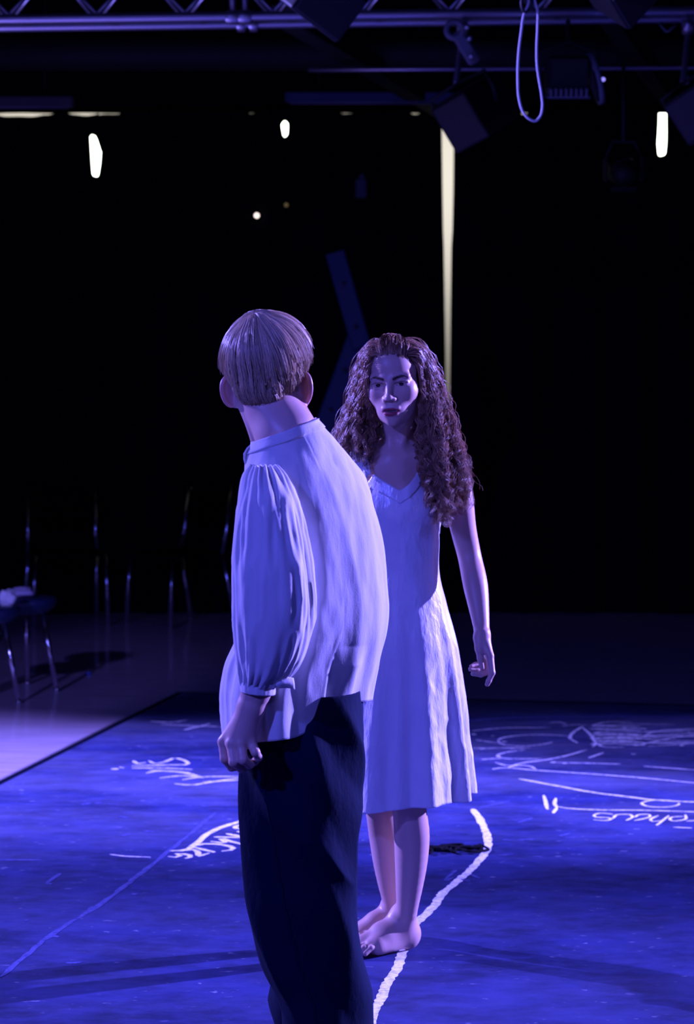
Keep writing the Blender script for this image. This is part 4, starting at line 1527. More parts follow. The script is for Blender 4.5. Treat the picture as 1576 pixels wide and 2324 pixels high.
up_ = (PY < 1480).ravel()
flat = Gd.reshape(-1, 3)
flat[up_] = BW.push(flat[up_], 0.0045, 3)
Gd = flat.reshape(nv, nu, 3)
dress = sheet('dress', Gd if sgn > 0 else Gd[:, ::-1], M['satin'], woman, 0.0016)
# facing band along the neckline, and the hem stitched up
fr = np.flatnonzero(st < 0.15)
fr = np.roll(fr, -np.argmax(np.diff(np.r_[fr, fr[0] + nu])) - 1)
band = Gd[-1:, fr] + (np.linspace(-0.034, 0.0015, 8)[:, None, None] * np.array([0, 0, 1.0]))
for i in range(8):
    r_ = int(nv - 1 - (7 - i) * 1.0)
    band[i] = Gd[r_, fr] + nrm[r_, fr] * sgn * 0.0022
    band[i] = BW.push(band[i], 0.0068, 2)
sheet('neck_band', band if sgn > 0 else band[:, ::-1], M['satin'], dress, 0.0014, False)


def strap(path, wid, parent, name, mat, ripple=0.0, n=60, gap=0.004):
    c = spline(path, n)
    c = BW.push(c, gap, 3)
    g = BW.grad(c)
    T = np.gradient(c, axis=0)
    T /= np.linalg.norm(T, axis=1, keepdims=True)
    S = np.cross(T, g)
    S /= np.linalg.norm(S, axis=1, keepdims=True) + 1e-9
    k = np.linspace(-1, 1, 7)
    G = c[:, None] + S[:, None] * (k * wid / 2)[None, :, None]
    G = G + g[:, None] * (ripple * np.sin(np.arange(n) * 1.1)[:, None] * np.abs(k)[None])[..., None]
    return sheet(name, G, mat, parent, 0.0012, False)


strap([W(837, 1078, 6.05), W(832, 1050, 6.06), W(829, 1022, 6.085), W(829, 1000, 6.13), W(832, 998, 6.19), W(838, 1040, 6.24), W(845, 1150, 6.25)], 0.013, dress, 'shoulder_strap', M['satin'])
strap([W(826, 1088, 6.06), W(812, 1050, 6.075), W(803, 1018, 6.10), W(800, 1000, 6.15), W(802, 1003, 6.21), W(812, 1060, 6.25), W(820, 1150, 6.25)], 0.030, dress, 'shoulder_strap', M['satin'], 0.004)
strap([W(962, 1063, 6.03), W(972, 1030, 6.05), W(978, 1008, 6.09), W(978, 998, 6.14), W(974, 1002, 6.20), W(968, 1060, 6.24), W(962, 1150, 6.25)], 0.022, dress, 'shoulder_strap', M['satin'], 0.002)

# ---------------------------------------------------------------- her hair
rngh = np.random.default_rng(21)


def patch(guides, n_lock, per, M_=40, depth=(0.0, 0.05), lockr=0.009, curl=(0.0015, 0.009), wave=0.046, base=(0.29, 0.155, 0.085), umax=1.0, umin=0.0, trim=(0.82, 1.0), seed=0, frizz=0.002):
    r = np.random.default_rng(seed)
    gs = np.stack([spline([W(*g) for g in gd], M_) for gd in guides])
    ng = len(gs)
    tt = np.linspace(0, 1, M_)
    Pn, Rn, Cn = [], [], []
    for k in range(n_lock):
        u = r.uniform(umin, umax) * (ng - 1)
        i = min(int(u), ng - 2)
        f = u - i
        g = gs[i] * (1 - f) + gs[i + 1] * f
        g = g + np.array([0, 1, 0]) * (depth[0] + (depth[1] - depth[0]) * r.uniform() ** 0.8) * (0.35 + 0.65 * np.minimum(tt * 3, 1))[:, None]
        # the lock ends somewhere before the end of its guide
        end = r.uniform(*trim)
        g = np.stack([np.interp(tt * end, tt, g[:, c]) for c in range(3)], 1)
        L = np.r_[0, np.cumsum(np.linalg.norm(np.diff(g, axis=0), axis=1))]
        wob = 0.010 * np.stack([vnoise(np.stack([L * 9 + k * 3.1, L * 0 + c, L * 0], 1), 50 + c) for c in range(3)], 1) * (tt[:, None] ** 0.7)
        g = g + wob
        wl = wave * r.choice([0.8, 0.95, 1.15, 1.45, 1.9]) * r.uniform(0.9, 1.1)
        ph = r.uniform(0, 2 * PI)
        amp = (curl[0] + (curl[1] - curl[0]) * tt ** 0.8) * r.uniform(0.6, 1.3)
        T = np.gradient(g, axis=0)
        T /= np.linalg.norm(T, axis=1, keepdims=True) + 1e-9
        A = np.cross(T, [0, 1.0, 0.02])
        A /= np.linalg.norm(A, axis=1, keepdims=True) + 1e-9
        B_ = np.cross(T, A)
        sgn_ = r.choice([-1, 1])
        tone = r.uniform(0.5, 1.5)
        for s_ in range(per):
            a0, rr = r.uniform(0, 2 * PI), lockr * math.sqrt(r.uniform()) * (0.30 + 0.70 * np.minimum(tt * 2.5, 1) - 0.25 * tt)
            ang = sgn_ * L / wl * 2 * PI + ph + r.normal() * 0.35
            am = amp * r.uniform(0.7, 1.25)
            off = A * (np.cos(a0) * rr + np.cos(ang) * am)[:, None] + B_ * (np.sin(a0) * rr + np.sin(ang) * am)[:, None]
            fz = frizz * (3.5 if r.uniform() < 0.07 else 1.0)
            off = off + fz * (tt ** 0.6)[:, None] * np.stack([vnoise(np.stack([L * 34 + s_ * 7.7 + k, L * 0 + c * 5.1, L * 0], 1), 80 + c) for c in range(3)], 1)
            off = off * np.clip(tt * 9, 0.12, 1)[:, None]
            Pn.append(g + off)
            Rn.append(0.00066 * np.clip(1.15 - tt ** 3 * 0.8, 0.25, 1))
            Cn.append(np.array(base) * tone * r.uniform(0.8, 1.25))
    return np.array(Pn), np.array(Rn), np.array(Cn)


sets = []
right = [[(944, 822, 5.99), (954, 848, 5.99), (958, 885, 6.0), (955, 930, 6.0), (951, 985, 6.0), (956, 1050, 5.98), (972, 1120, 5.96), (992, 1190, 5.955)],
         [(922, 797, 5.975), (946, 793, 5.985), (966, 836, 6.005), (984, 900, 6.015), (997, 980, 5.99), (1006, 1060, 5.96), (1014, 1135, 5.95), (1020, 1205, 5.96)],
         [(900, 776, 6.0), (930, 771, 6.03), (962, 790, 6.04), (986, 836, 6.06), (1008, 895, 6.07), (1034, 970, 6.05), (1054, 1040, 6.01), (1068, 1095, 5.99), (1060, 1150, 5.98)]]
sets.append(patch(right, 84, 18, 44, (0.0, 0.05), seed=1))
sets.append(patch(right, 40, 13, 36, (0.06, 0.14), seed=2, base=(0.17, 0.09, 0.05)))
left = [[(842, 828, 5.99), (835, 850, 5.99), (834, 885, 6.0), (843, 925, 6.03), (856, 970, 6.07), (846, 1015, 6.05), (830, 1075, 6.035)],
        [(862, 797, 5.975), (840, 795, 5.985), (826, 840, 6.01), (815, 900, 6.04), (803, 960, 6.06), (803, 1010, 6.06), (816, 1060, 6.04)],
        [(882, 776, 6.0), (856, 771, 6.03), (830, 793, 6.05), (812, 846, 6.08), (794, 920, 6.10), (764, 985, 6.12), (750, 1025, 6.12), (745, 1070, 6.10)]]
sets.append(patch(left, 50, 16, 40, (0.0, 0.05), seed=3))
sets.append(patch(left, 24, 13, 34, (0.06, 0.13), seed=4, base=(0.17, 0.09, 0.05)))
top = [[(858, 806, 5.968), (856, 790, 5.985), (862, 776, 6.02), (874, 770, 6.09), (885, 784, 6.16)], [(872, 802, 5.966), (873, 784, 5.983), (878, 772, 6.02), (884, 768, 6.09), (889, 784, 6.16)],
       [(890, 801, 5.965), (889, 781, 5.982), (889, 770, 6.02), (890, 767, 6.09), (892, 784, 6.16)], [(908, 802, 5.966), (906, 783, 5.984), (902, 772, 6.02), (897, 768, 6.09), (894, 784, 6.16)],
       [(930, 806, 5.97), (930, 789, 5.985), (922, 776, 6.03), (907, 770, 6.09), (897, 784, 6.16)]]
sets.append(patch(top, 60, 18, 20, (0.0, 0.004), lockr=0.006, curl=(0.0004, 0.0015), seed=5, trim=(0.9, 1.0), frizz=0.002))
backg = [[(850, 775, 6.10), (815, 830, 6.14), (800, 900, 6.17), (800, 980, 6.20), (805, 1060, 6.22)], [(885, 762, 6.16), (885, 830, 6.18), (890, 920, 6.20), (895, 1010, 6.24), (900, 1090, 6.25)],
         [(920, 770, 6.10), (975, 830, 6.14), (1000, 900, 6.17), (1015, 980, 6.20), (1020, 1060, 6.22)]]
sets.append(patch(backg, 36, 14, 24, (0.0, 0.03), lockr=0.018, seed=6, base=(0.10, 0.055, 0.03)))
sets.append(patch(right, 90, 2, 48, (0.0, 0.12), lockr=0.028, curl=(0.002, 0.008), wave=0.06, seed=7, frizz=0.004, umin=0.3, trim=(0.7, 1.02)))
sets.append(patch(left, 60, 2, 44, (0.0, 0.12), lockr=0.024, curl=(0.002, 0.008), wave=0.06, seed=8, frizz=0.004, umin=0.3, trim=(0.7, 1.02)))
sets.append(patch(top, 40, 2, 20, (0.0, 0.01), lockr=0.007, curl=(0.0008, 0.003), seed=9, frizz=0.003))
Mx = max(s_[0].shape[1] for s_ in sets)
fin = []
for P_, R_, C_ in sets:
    sh_ = P_.shape
    gp = np.broadcast_to(np.clip(np.linspace(0, 1, sh_[1]) * 0.03 - 0.0006, -0.0006, 0.0028)[None], sh_[:2]).ravel()
    root = P_[:, 0]
    dr = BW.dist(root)
    back_ = -BW.grad(root) * np.clip(dr + 0.001, 0, 0.03)[:, None]
    P_ = P_ + back_[:, None] * (np.clip(1 - np.linspace(0, 1, sh_[1])[None] * np.clip(np.linalg.norm(np.diff(P_, axis=1), axis=2).sum(1) / 0.045, 2.6, 20)[:, None], 0, 1) ** 1.5)[:, :, None]
    P_ = BW.push(P_.reshape(-1, 3), gp, 2).reshape(sh_)
    fin.append((P_, R_, C_))
mbh = None
Vs, Fs_, Cs, n0 = [], [], [], 0
hairw = None
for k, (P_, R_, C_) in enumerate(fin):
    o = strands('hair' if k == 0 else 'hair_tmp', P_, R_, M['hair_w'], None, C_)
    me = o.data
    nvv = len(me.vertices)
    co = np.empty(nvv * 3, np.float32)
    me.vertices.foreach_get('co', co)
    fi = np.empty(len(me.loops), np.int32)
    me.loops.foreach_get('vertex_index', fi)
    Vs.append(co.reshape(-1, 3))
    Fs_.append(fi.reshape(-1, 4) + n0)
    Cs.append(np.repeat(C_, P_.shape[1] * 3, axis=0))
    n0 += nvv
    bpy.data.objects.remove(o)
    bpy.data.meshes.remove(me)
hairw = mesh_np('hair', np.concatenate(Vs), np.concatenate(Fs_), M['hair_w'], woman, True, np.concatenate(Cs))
hairw['kind'] = 'stuff'

# ================================================================ the man
CM = W(609, 848, 4.68)
RM = rotz(math.radians(171)) @ roty(math.radians(2.5)) @ rotx(math.radians(-6))
BM = Body()
pm = add_head(BM, CM, RM, 1.03, 0.036)
for x in (-1, 1):      # ears that stand off the head
    re_ = rotz(x * 0.62) @ roty(x * 0.16)

    def pe(a, b, c):
        return pm(*(np.array([x * 0.0720, 0.020, -0.030]) + re_ @ np.array([x * a, b, c])))
    BM.ell(pe(0.002, 0, 0), np.array((0.0165, 0.0042, 0.0285)), RM @ re_, 0.006)
    BM.ell(pe(-0.012, -0.004, -0.004), np.array((0.012, 0.010, 0.022)), RM @ re_, 0.010)
    rim = [pe(0.0165 * math.cos(a) + 0.002, -0.002, 0.0285 * math.sin(a)) for a in np.linspace(-1.3, 2.2, 12)]
    BM.chain(rim, [0.0046] * 12, 0.0085)
    BM.ell(pe(-0.003, -0.001, -0.026), np.array((0.0085, 0.005, 0.009)), RM @ re_, 0.005)
nb = W(658, 1010, 4.615)
BM.cone(CM + RM @ np.array([0, 0.026, -0.045]), W(650, 985, 4.625), 0.0555, 0.0590, 0.02)
BM.cone(W(650, 985, 4.625), W(672, 1050, 4.63), 0.0590, 0.070, 0.02)
for x in (-1, 1):
    BM.cone(CM + RM @ np.array([x * 0.020, 0.062, -0.045]), W(655 - 10 * x, 985, 4.578), 0.013, 0.014, 0.02)
BM.cone(CM + RM @ np.array([0.048, 0.028, -0.05]), W(583, 1010, 4.67), 0.011, 0.010, 0.02)
# torso and limbs under the clothes
LFv, FWv = np.array([-0.76, -0.65, 0]), np.array([-0.65, 0.76, 0])      # his left, his front
shl, shr = W(612, 1108, 4.53), W(780, 1105, 4.80)
for sh in (shl, shr):
    BM.cone(W(668, 1045, 4.635), sh, 0.036, 0.030, 0.03)
BM.chain([W(690, 1090, 4.66), W(700, 1200, 4.66), W(702, 1330, 4.66), W(690, 1450, 4.67), W(688, 1600, 4.68)], [0.095, 0.10, 0.092, 0.10, 0.11], 0.02)
elM = W(628, 1335, 4.45)
wrM = W(582, 1566, 4.455)
BM.chain([shl, W(616, 1215, 4.475), elM, W(606, 1450, 4.447), wrM], [0.036, 0.038, 0.036, 0.036, 0.0265], 0.02)
# left hand: back of the hand towards the camera, fingers curled away
w0 = W(580, 1578, 4.455)
k1, k2, k3, k4 = W(508, 1684, 4.475), W(526, 1689, 4.455), W(547, 1690, 4.448), W(571, 1686, 4.455)
BM.cone(wrM, W(574, 1600, 4.456), 0.0255, 0.0245, 0.02)
for q, r in zip((k1, k2, k3, k4), (0.0120, 0.0118, 0.0112, 0.0105)):
    BM.cone(W(570, 1604, 4.458), q, 0.0205, r, 0.014)
for q in (k1, k2, k3, k4):
    BM.ell(q + [0, -0.004, 0.003], (0.0085, 0.0085, 0.0085), None, 0.006)
BM.chain([k1, W(511, 1721, 4.468), W(526, 1740, 4.488), W(542, 1741, 4.505)], [0.0112, 0.0098, 0.0090, 0.0075], 0.0035)
BM.chain([k2, W(531, 1729, 4.440), W(548, 1743, 4.462), W(564, 1739, 4.482)], [0.0112, 0.0098, 0.0090, 0.0075], 0.0035)
BM.chain([k3, W(552, 1724, 4.432), W(567, 1735, 4.452), W(581, 1728, 4.470)], [0.0106, 0.0094, 0.0084, 0.0070], 0.0035)
BM.chain([k4, W(580, 1707, 4.438), W(587, 1719, 4.450), W(581, 1724, 4.465)], [0.0098, 0.0086, 0.0078, 0.0066], 0.0035)
BM.chain([W(545, 1640, 4.490), W(528, 1675, 4.512), W(534, 1708, 4.520), W(545, 1722, 4.522)], [0.016, 0.0125, 0.0105, 0.0085], 0.006)
# right arm on the far side
BM.chain([shr, W(796, 1220, 4.86), W(796, 1330, 4.88), W(796, 1450, 4.86), W(780, 1560, 4.83)], [0.046, 0.042, 0.036, 0.034, 0.0265], 0.02)
wR = W(779, 1570, 4.83)
for k, dz in enumerate((-0.03, -0.01, 0.01, 0.03)):
    q = W(772 + 3 * k, 1650, 4.82 + dz)
    BM.cone(wR, q, 0.019, 0.011, 0.012)
    BM.chain([q, W(768 + 3 * k, 1690, 4.81 + dz), W(762 + 3 * k, 1712, 4.80 + dz)], [0.0105, 0.009, 0.0075], 0.003)
BM.chain([W(768, 1600, 4.81), W(752, 1640, 4.79), W(752, 1675, 4.78)], [0.015, 0.011, 0.009], 0.006)
# legs
BM.chain([W(680, 1640, 4.62), W(690, 1850, 4.60), W(695, 2080, 4.60), W(738, 2300, 4.64), np.array([-0.02, 4.68, 0.09])], [0.095, 0.085, 0.062, 0.055, 0.04], 0.02)
BM.chain([W(700, 1640, 4.76), W(700, 1850, 4.78), W(690, 2080, 4.80), W(700, 2300, 4.84), np.array([-0.075, 4.88, 0.09])], [0.095, 0.085, 0.062, 0.055, 0.04], 0.02)
foot(BM, (-0.005, 4.70), (-0.97, 0.24), (-0.24, -0.97), TH + 0.007, 1.12)
foot(BM, (-0.055, 4.90), (-0.97, 0.24), (0.24, 0.97), TH + 0.007, 1.12)
Vm, Fm = BM.mesh(0.0029)
Vm, Fm = coarsen(Vm, Fm, (Vm[:, 2] < 1.385) & (np.linalg.norm(Vm - W(548, 1660, 4.47), axis=1) > 0.17) & (Vm[:, 2] > 0.12), 0.011)
Lm = head_local(Vm, CM, RM, 1.03)
colm = np.tile(np.array([[0.66, 0.44, 0.36]]), (len(Vm), 1))
hx, hy, hz = Lm.T
inhead = (hz > -0.12) & (np.abs(hx) < 0.068) & (np.abs(hy) < 0.13)
scalp = inhead & (((hz > 0.05) & (hy < 0.02)) | ((hy > -0.02) & (hz > -0.035) & (np.abs(hx) < 0.064)))
paint_face(colm, Lm, (0.66, 0.44, 0.36), (0.42, 0.18, 0.17), (0.25, 0.16, 0.08), (0.30, 0.20, 0.11), scalp)
ear = (np.abs(hx) > 0.069) & (hz > -0.075) & (hz < 0.01) & (hy > -0.02) & (hy < 0.05)
colm[ear] = colm[ear] * 0.35 + np.array([0.62, 0.26, 0.25]) * 0.65
mole = np.exp(-(np.linalg.norm(Vm - BM.push(W(616, 957, 4.56)[None], 0.0)[0], axis=1) / 0.0018) ** 2)[:, None]
colm = colm * (1 - mole) + np.array([0.10, 0.05, 0.04]) * mole
man = empty('person', (-0.05, 4.72, 0), 'man seen from behind in a loose white shirt and dark trousers, looking over his shoulder', 'person')
bodym = mesh_np('body', Vm, Fm, M['skin_m'], man, True, colm)
gzm = CW - CM
eyeballs(man, pm, RM, 1.03, gzm / np.linalg.norm(gzm))

# ---------------------------------------------------------------- his hair
Hs = Body()


def hp(*a):
    return CM + RM @ (np.array(a) * 1.03)


Hs.ell(hp(0, 0.010, 0.036), np.array((0.0815, 0.096, 0.0825)) * 1.03, RM, 0.01)
Hs.ell(hp(0, 0.040, -0.012), np.array((0.0560, 0.064, 0.050)) * 1.03, RM, 0.015)
Hs.ell(hp(0, -0.155, -0.050), np.array((0.105, 0.125, 0.125)) * 1.03, RM, 0.008, -1)
Hs.ell(hp(0, 0.02, -0.250), np.array((0.30, 0.30, 0.195)) * 1.03, RM, 0.006, -1)
Vh, Fh = Hs.mesh(0.0035)
whorl = np.array([0.012, 0.036, 0.118])
c0 = np.array([0, 0.016, 0.022])
axz = (whorl - c0) / np.linalg.norm(whorl - c0)
axx = np.cross([0, 1.0, 0], axz)
axx /= np.linalg.norm(axx)
axy = np.cross(axz, axx)


def shell(t, a):
    """points of the hair shell at polar angle t from the whorl, azimuth a (arrays)"""
    d = np.cos(t)[:, None] * axz + np.sin(t)[:, None] * (np.cos(a)[:, None] * axx + np.sin(a)[:, None] * axy)
    r = np.full(len(d), 0.165)
    C0 = hp(*c0)
    Dw = d @ RM.T
    for _ in range(5):
        r = r - Hs.dist(C0 + Dw * r[:, None]) * 0.95
    return C0 + Dw * r[:, None], Dw


r_ = np.random.default_rng(33)
M_ = 14
tl, al, lift, tone, rad = [], [], [], [], []
for lay, ncl, per in ((0, 150, 26), (1, 130, 20)):
    for k in range(ncl):
        a0 = r_.uniform(0, 2 * PI)
        back = math.sin(a0)                      # 1 at the back, -1 at the brow
        if lay == 0:
            te = np.interp(back, [-1, -0.3, 0.2, 1], [1.02, 1.36, 1.46, 1.70]) + r_.normal() * 0.07
            ts = 0.02
        else:
            if back < -0.35:
                continue
            te = np.interp(back, [-0.35, 0.2, 1], [1.72, 1.96, 2.32]) + r_.normal() * 0.05
            ts = te - r_.uniform(0.45, 0.75)
        tn = r_.uniform(0.75, 1.3)
        lf = r_.uniform(0.0, 0.0055)
        wig = r_.normal() * 0.05
        for s_ in range(per):
            da = r_.normal() * (0.055 if lay == 0 else 0.06)
            x = np.linspace(0, 1, M_)
            t = ts + (te + r_.normal() * 0.035 - ts) * x
            fan = da * (1.25 - 0.75 * x) * (np.sin(np.clip(t, 0.25, PI / 2)) ** -0.3)
            al.append(a0 + fan + wig * x ** 2 + 0.012 * np.sin(x * 9 + r_.uniform(0, 6)) + (r_.normal() * 0.10 * x ** 2 if lay == 1 else 0))
            tl.append(t)
            fly = 0.006 * x * r_.uniform() if r_.uniform() < 0.05 else 0
            hump = 0.0055 * np.exp(-((x - 0.10) / 0.10) ** 2) if lay == 0 else 0
            tip = (0.0045 if lay == 0 else 0.001) * x ** 3
            lift.append(0.0012 + lf + r_.uniform(0, 0.002) + fly + hump + tip - (0.003 * (x < 0.12) if lay == 1 else 0))
            tone.append(np.array([0.62, 0.46, 0.29]) * tn * r_.uniform(0.82, 1.2) * (1.0 if lay == 0 else 0.8))
            rad.append(0.00062 * np.clip(1.15 - x ** 3 * 0.75, 0.3, 1))
tl, al, lift = np.array(tl), np.array(al), np.array(lift)
Ps, Ds = shell(tl.ravel(), al.ravel())
Ps = (Ps + Ds * lift.ravel()[:, None]).reshape(len(tl), M_, 3)
hm = strands('hair', Ps, np.array(rad), M['hair_m'], man, np.array(tone))
hm['kind'] = 'stuff'
cap = mesh_np('hair_cap', Vh, Fh, M['hair_m'], hm, True, np.tile([[0.30, 0.21, 0.13]], (len(Vh), 1)))

# ---------------------------------------------------------------- necklace
M['silver'] = new_mat('silver', (0.8, 0.8, 0.8), 0.2, 1.0)
an = np.linspace(0, 2 * PI, 140)
ring = W(648, 978, 4.625) + np.stack([0.075 * np.cos(an), 0.075 * np.sin(an), 0.030 * np.cos(an) * 1.0], 1)
ring = BM.push(ring, 0.0014, 4)
dd = BM.dist(ring)
ring = ring - BM.grad(ring) * np.clip(dd - 0.0016, 0, None)[:, None]
nk = MB()
L_ = np.r_[0, np.cumsum(np.linalg.norm(np.diff(ring, axis=0), axis=1))]
for t in np.arange(0, L_[-1], 0.0042):
    c = np.array([np.interp(t, L_, ring[:, i]) for i in range(3)])
    nk.lathe([(0, -0.0017), (0.0013, -0.0011), (0.0018, 0), (0.0013, 0.0011), (0, 0.0017)], c, 6)
nk.build('necklace', M['silver'], man, True)['kind'] = 'stuff'

# ---------------------------------------------------------------- his shirt
M['shirt'] = new_mat('white_cotton', (0.78, 0.78, 0.80), 0.88, spec=0.2, sheen=0.15)
m = M['shirt']
add_bump(m, 420, 0.25, 0.0012, 2, (1, 1, 1))
add_bump(m, 26, 0.35, 0.006, 5, (1, 1, 0.30))
tr = nd(m, 'ShaderNodeBsdfTranslucent')
tr.inputs['Color'].default_value = (0.7, 0.7, 0.72, 1)
mxs = nd(m, 'ShaderNodeMixShader')
mxs.inputs[0].default_value = 0.22
outn = [n for n in m.node_tree.nodes if n.type == 'OUTPUT_MATERIAL'][0]
lk(m, bsdf(m).outputs[0], mxs.inputs[1])
lk(m, tr.outputs[0], mxs.inputs[2])
lk(m, mxs.outputs[0], outn.inputs['Surface'])

SM = 1118.0
srow = np.array([   # py, left px, right px, half width (his left-right), half depth, centre depth, slope
    (982, 574, 722, 0.070, 0.066, 4.625, -0.36), (1000, 563, 738, 0.082, 0.074, 4.628, -0.34), (1022, 560, 764, 0.108, 0.086, 4.635, -0.27), (1044, 560, 789, 0.142, 0.098, 4.642, -0.19), (1070, 560, 814, 0.172, 0.110, 4.65, -0.11),
    (1110, 558, 837, 0.190, 0.122, 4.655, -0.04), (1160, 557, 853, 0.196, 0.132, 4.66, 0), (1230, 556, 869, 0.200, 0.140, 4.66, 0), (1310, 556, 877, 0.204, 0.148, 4.66, 0), (1390, 552, 879, 0.208, 0.155, 4.66, 0),
    (1440, 536, 872, 0.210, 0.158, 4.66, 0), (1500, 514, 854, 0.210, 0.158, 4.665, 0), (1560, 506, 838, 0.208, 0.158, 4.67, 0), (1620, 507, 829, 0.206, 0.156, 4.67, 0), (1690, 512, 826, 0.205, 0.155, 4.67, 0)], float)
nu, nv = 300, 200
ph = np.linspace(0, 2 * PI, nu, endpoint=False)
deg = (np.degrees(ph) + 180) % 360 - 180          # 0 his left side, 90 front, -90 back
hemd = interp(np.array([-180, -150, -120, -91, -84, -70, -45, -20, 0, 25, 50, 75, 100, 140, 180.0]),
              np.array([1610, 1590, 1584, 1588, 1592, 1634, 1646, 1657, 1668, 1664, 1648, 1638, 1640, 1640, 1610.0]), deg)
hemd = np.where((deg > -84) & (deg < -70), 1630 + (deg + 84) / 14 * 6, hemd)
hemd = np.where((deg <= -84), np.interp(deg, [-180, -150, -120, -84], [1612, 1592, 1585, 1586]), hemd)
v = np.linspace(0, 1, nv) ** 0.9
PY = 982 + (hemd[None] - 982) * v[:, None]
tab = interp(srow[:, 0], srow[:, 1:], PY.ravel()).reshape(nv, nu, 6)
a_, b_ = tab[..., 2], tab[..., 3]
ee = 2 / 2.25
cs = np.sign(np.cos(ph)) * np.abs(np.cos(ph)) ** ee
sn = np.sign(np.sin(ph)) * np.abs(np.sin(ph)) ** ee
ox = a_ * cs * LFv[0] + b_ * sn * FWv[0]
oy = a_ * cs * LFv[1] + b_ * sn * FWv[1]
ext = np.max(np.abs(a_[:, :1] * cs[None] * LFv[0] + b_[:, :1] * sn[None] * FWv[0]), axis=1, keepdims=True)
cxp = (tab[..., 0] + tab[..., 1]) / 2
hwp = (tab[..., 1] - tab[..., 0]) / 2
X = (cxp - CX) / SM + ox / ext * hwp / SM
Y = tab[..., 4] + oy
Z = CAM_H - (PY - HORIZON) / SM - tab[..., 5] * ox / ext * hwp / SM
G = np.stack([X, Y, Z], 2)
N_ = grid_normals(G)
sg = np.sign((N_[..., 0] * ox + N_[..., 1] * oy).mean())
N_ = N_ * sg
P = G.reshape(-1, 3)
low = np.clip((PY - 1060) / 560, 0, 1)
phg = np.repeat(ph[None], nv, 0)
zz = (PY - 1000) / 1100
# long soft folds running down from the shoulders, deeper below
nz1 = vnoise(np.stack([np.cos(phg) * 3.4 + zz * 0.8, np.sin(phg) * 3.4 - zz * 0.6, zz * 1.6], 2).reshape(-1, 3), 3).reshape(nv, nu)
nz2 = vnoise(np.stack([np.cos(phg) * 5.5 + zz * 2.4, np.sin(phg) * 5.5 + zz * 1.5, zz * 2.6], 2).reshape(-1, 3), 4).reshape(nv, nu)
ridge = 1 - 2 * np.abs(nz2)
disp = 0.016 * nz1 * (0.12 + low) + 0.0036 * ridge * (0.10 + low) + 0.0016 * fbm(P * np.array([30, 30, 12]), 2, 9).reshape(nv, nu)
disp = disp * np.clip(v * 10, 0, 1)[:, None]
# the tail panel laps over the back panel at the side slit
lap = np.where((deg > -84) & (deg < 150), 1.0, 0.0)[None] * np.clip((PY - 1440) / 120, 0, 1)
disp = disp + 0.008 * lap
hk = np.exp(-((deg + 96) / 9) ** 2)[None] * np.clip((PY - 1455) / 40, 0, 1)
disp = disp + 0.012 * hk
G = G + N_ * disp[..., None]
fl = G.reshape(-1, 3)
G = BM.push(fl, 0.004, 2).reshape(nv, nu, 3)
shirt = sheet('shirt', G if sg < 0 else G[:, ::-1], M['shirt'], man, 0.0014)
# stand collar
bandG = np.stack([G[i] + N_[i] * 0.0022 for i in range(0, 5, 1)])
bandG = np.concatenate([bandG[:1] + [0, 0, 0.004], bandG])
sheet('collar', bandG if sg < 0 else bandG[:, ::-1], M['shirt'], shirt, 0.0016)
# open front placket curling out at the neck
tabp = np.array([[(577, 1009), (570, 1012), (563, 1018)], [(571, 1017), (562, 1022), (556, 1030)], [(568, 1028), (560, 1034), (556, 1042)], [(570, 1040), (562, 1046), (558, 1050)], [(574, 1052), (568, 1056), (562, 1058)]], float)
Gt = np.array([[W(x, y, 4.62 - 0.012 * j) for j, (x, y) in enumerate(r)] for r in tabp])
sheet('placket', Gt, M['shirt'], shirt, 0.003, False)

# seam ridge across the back yoke, and the raised hem
hemline = np.concatenate([G[-1], G[-1][:1]])
MB().tube(hemline[::2], 0.0016, 6, False).build('hem', M['shirt'], shirt, True)


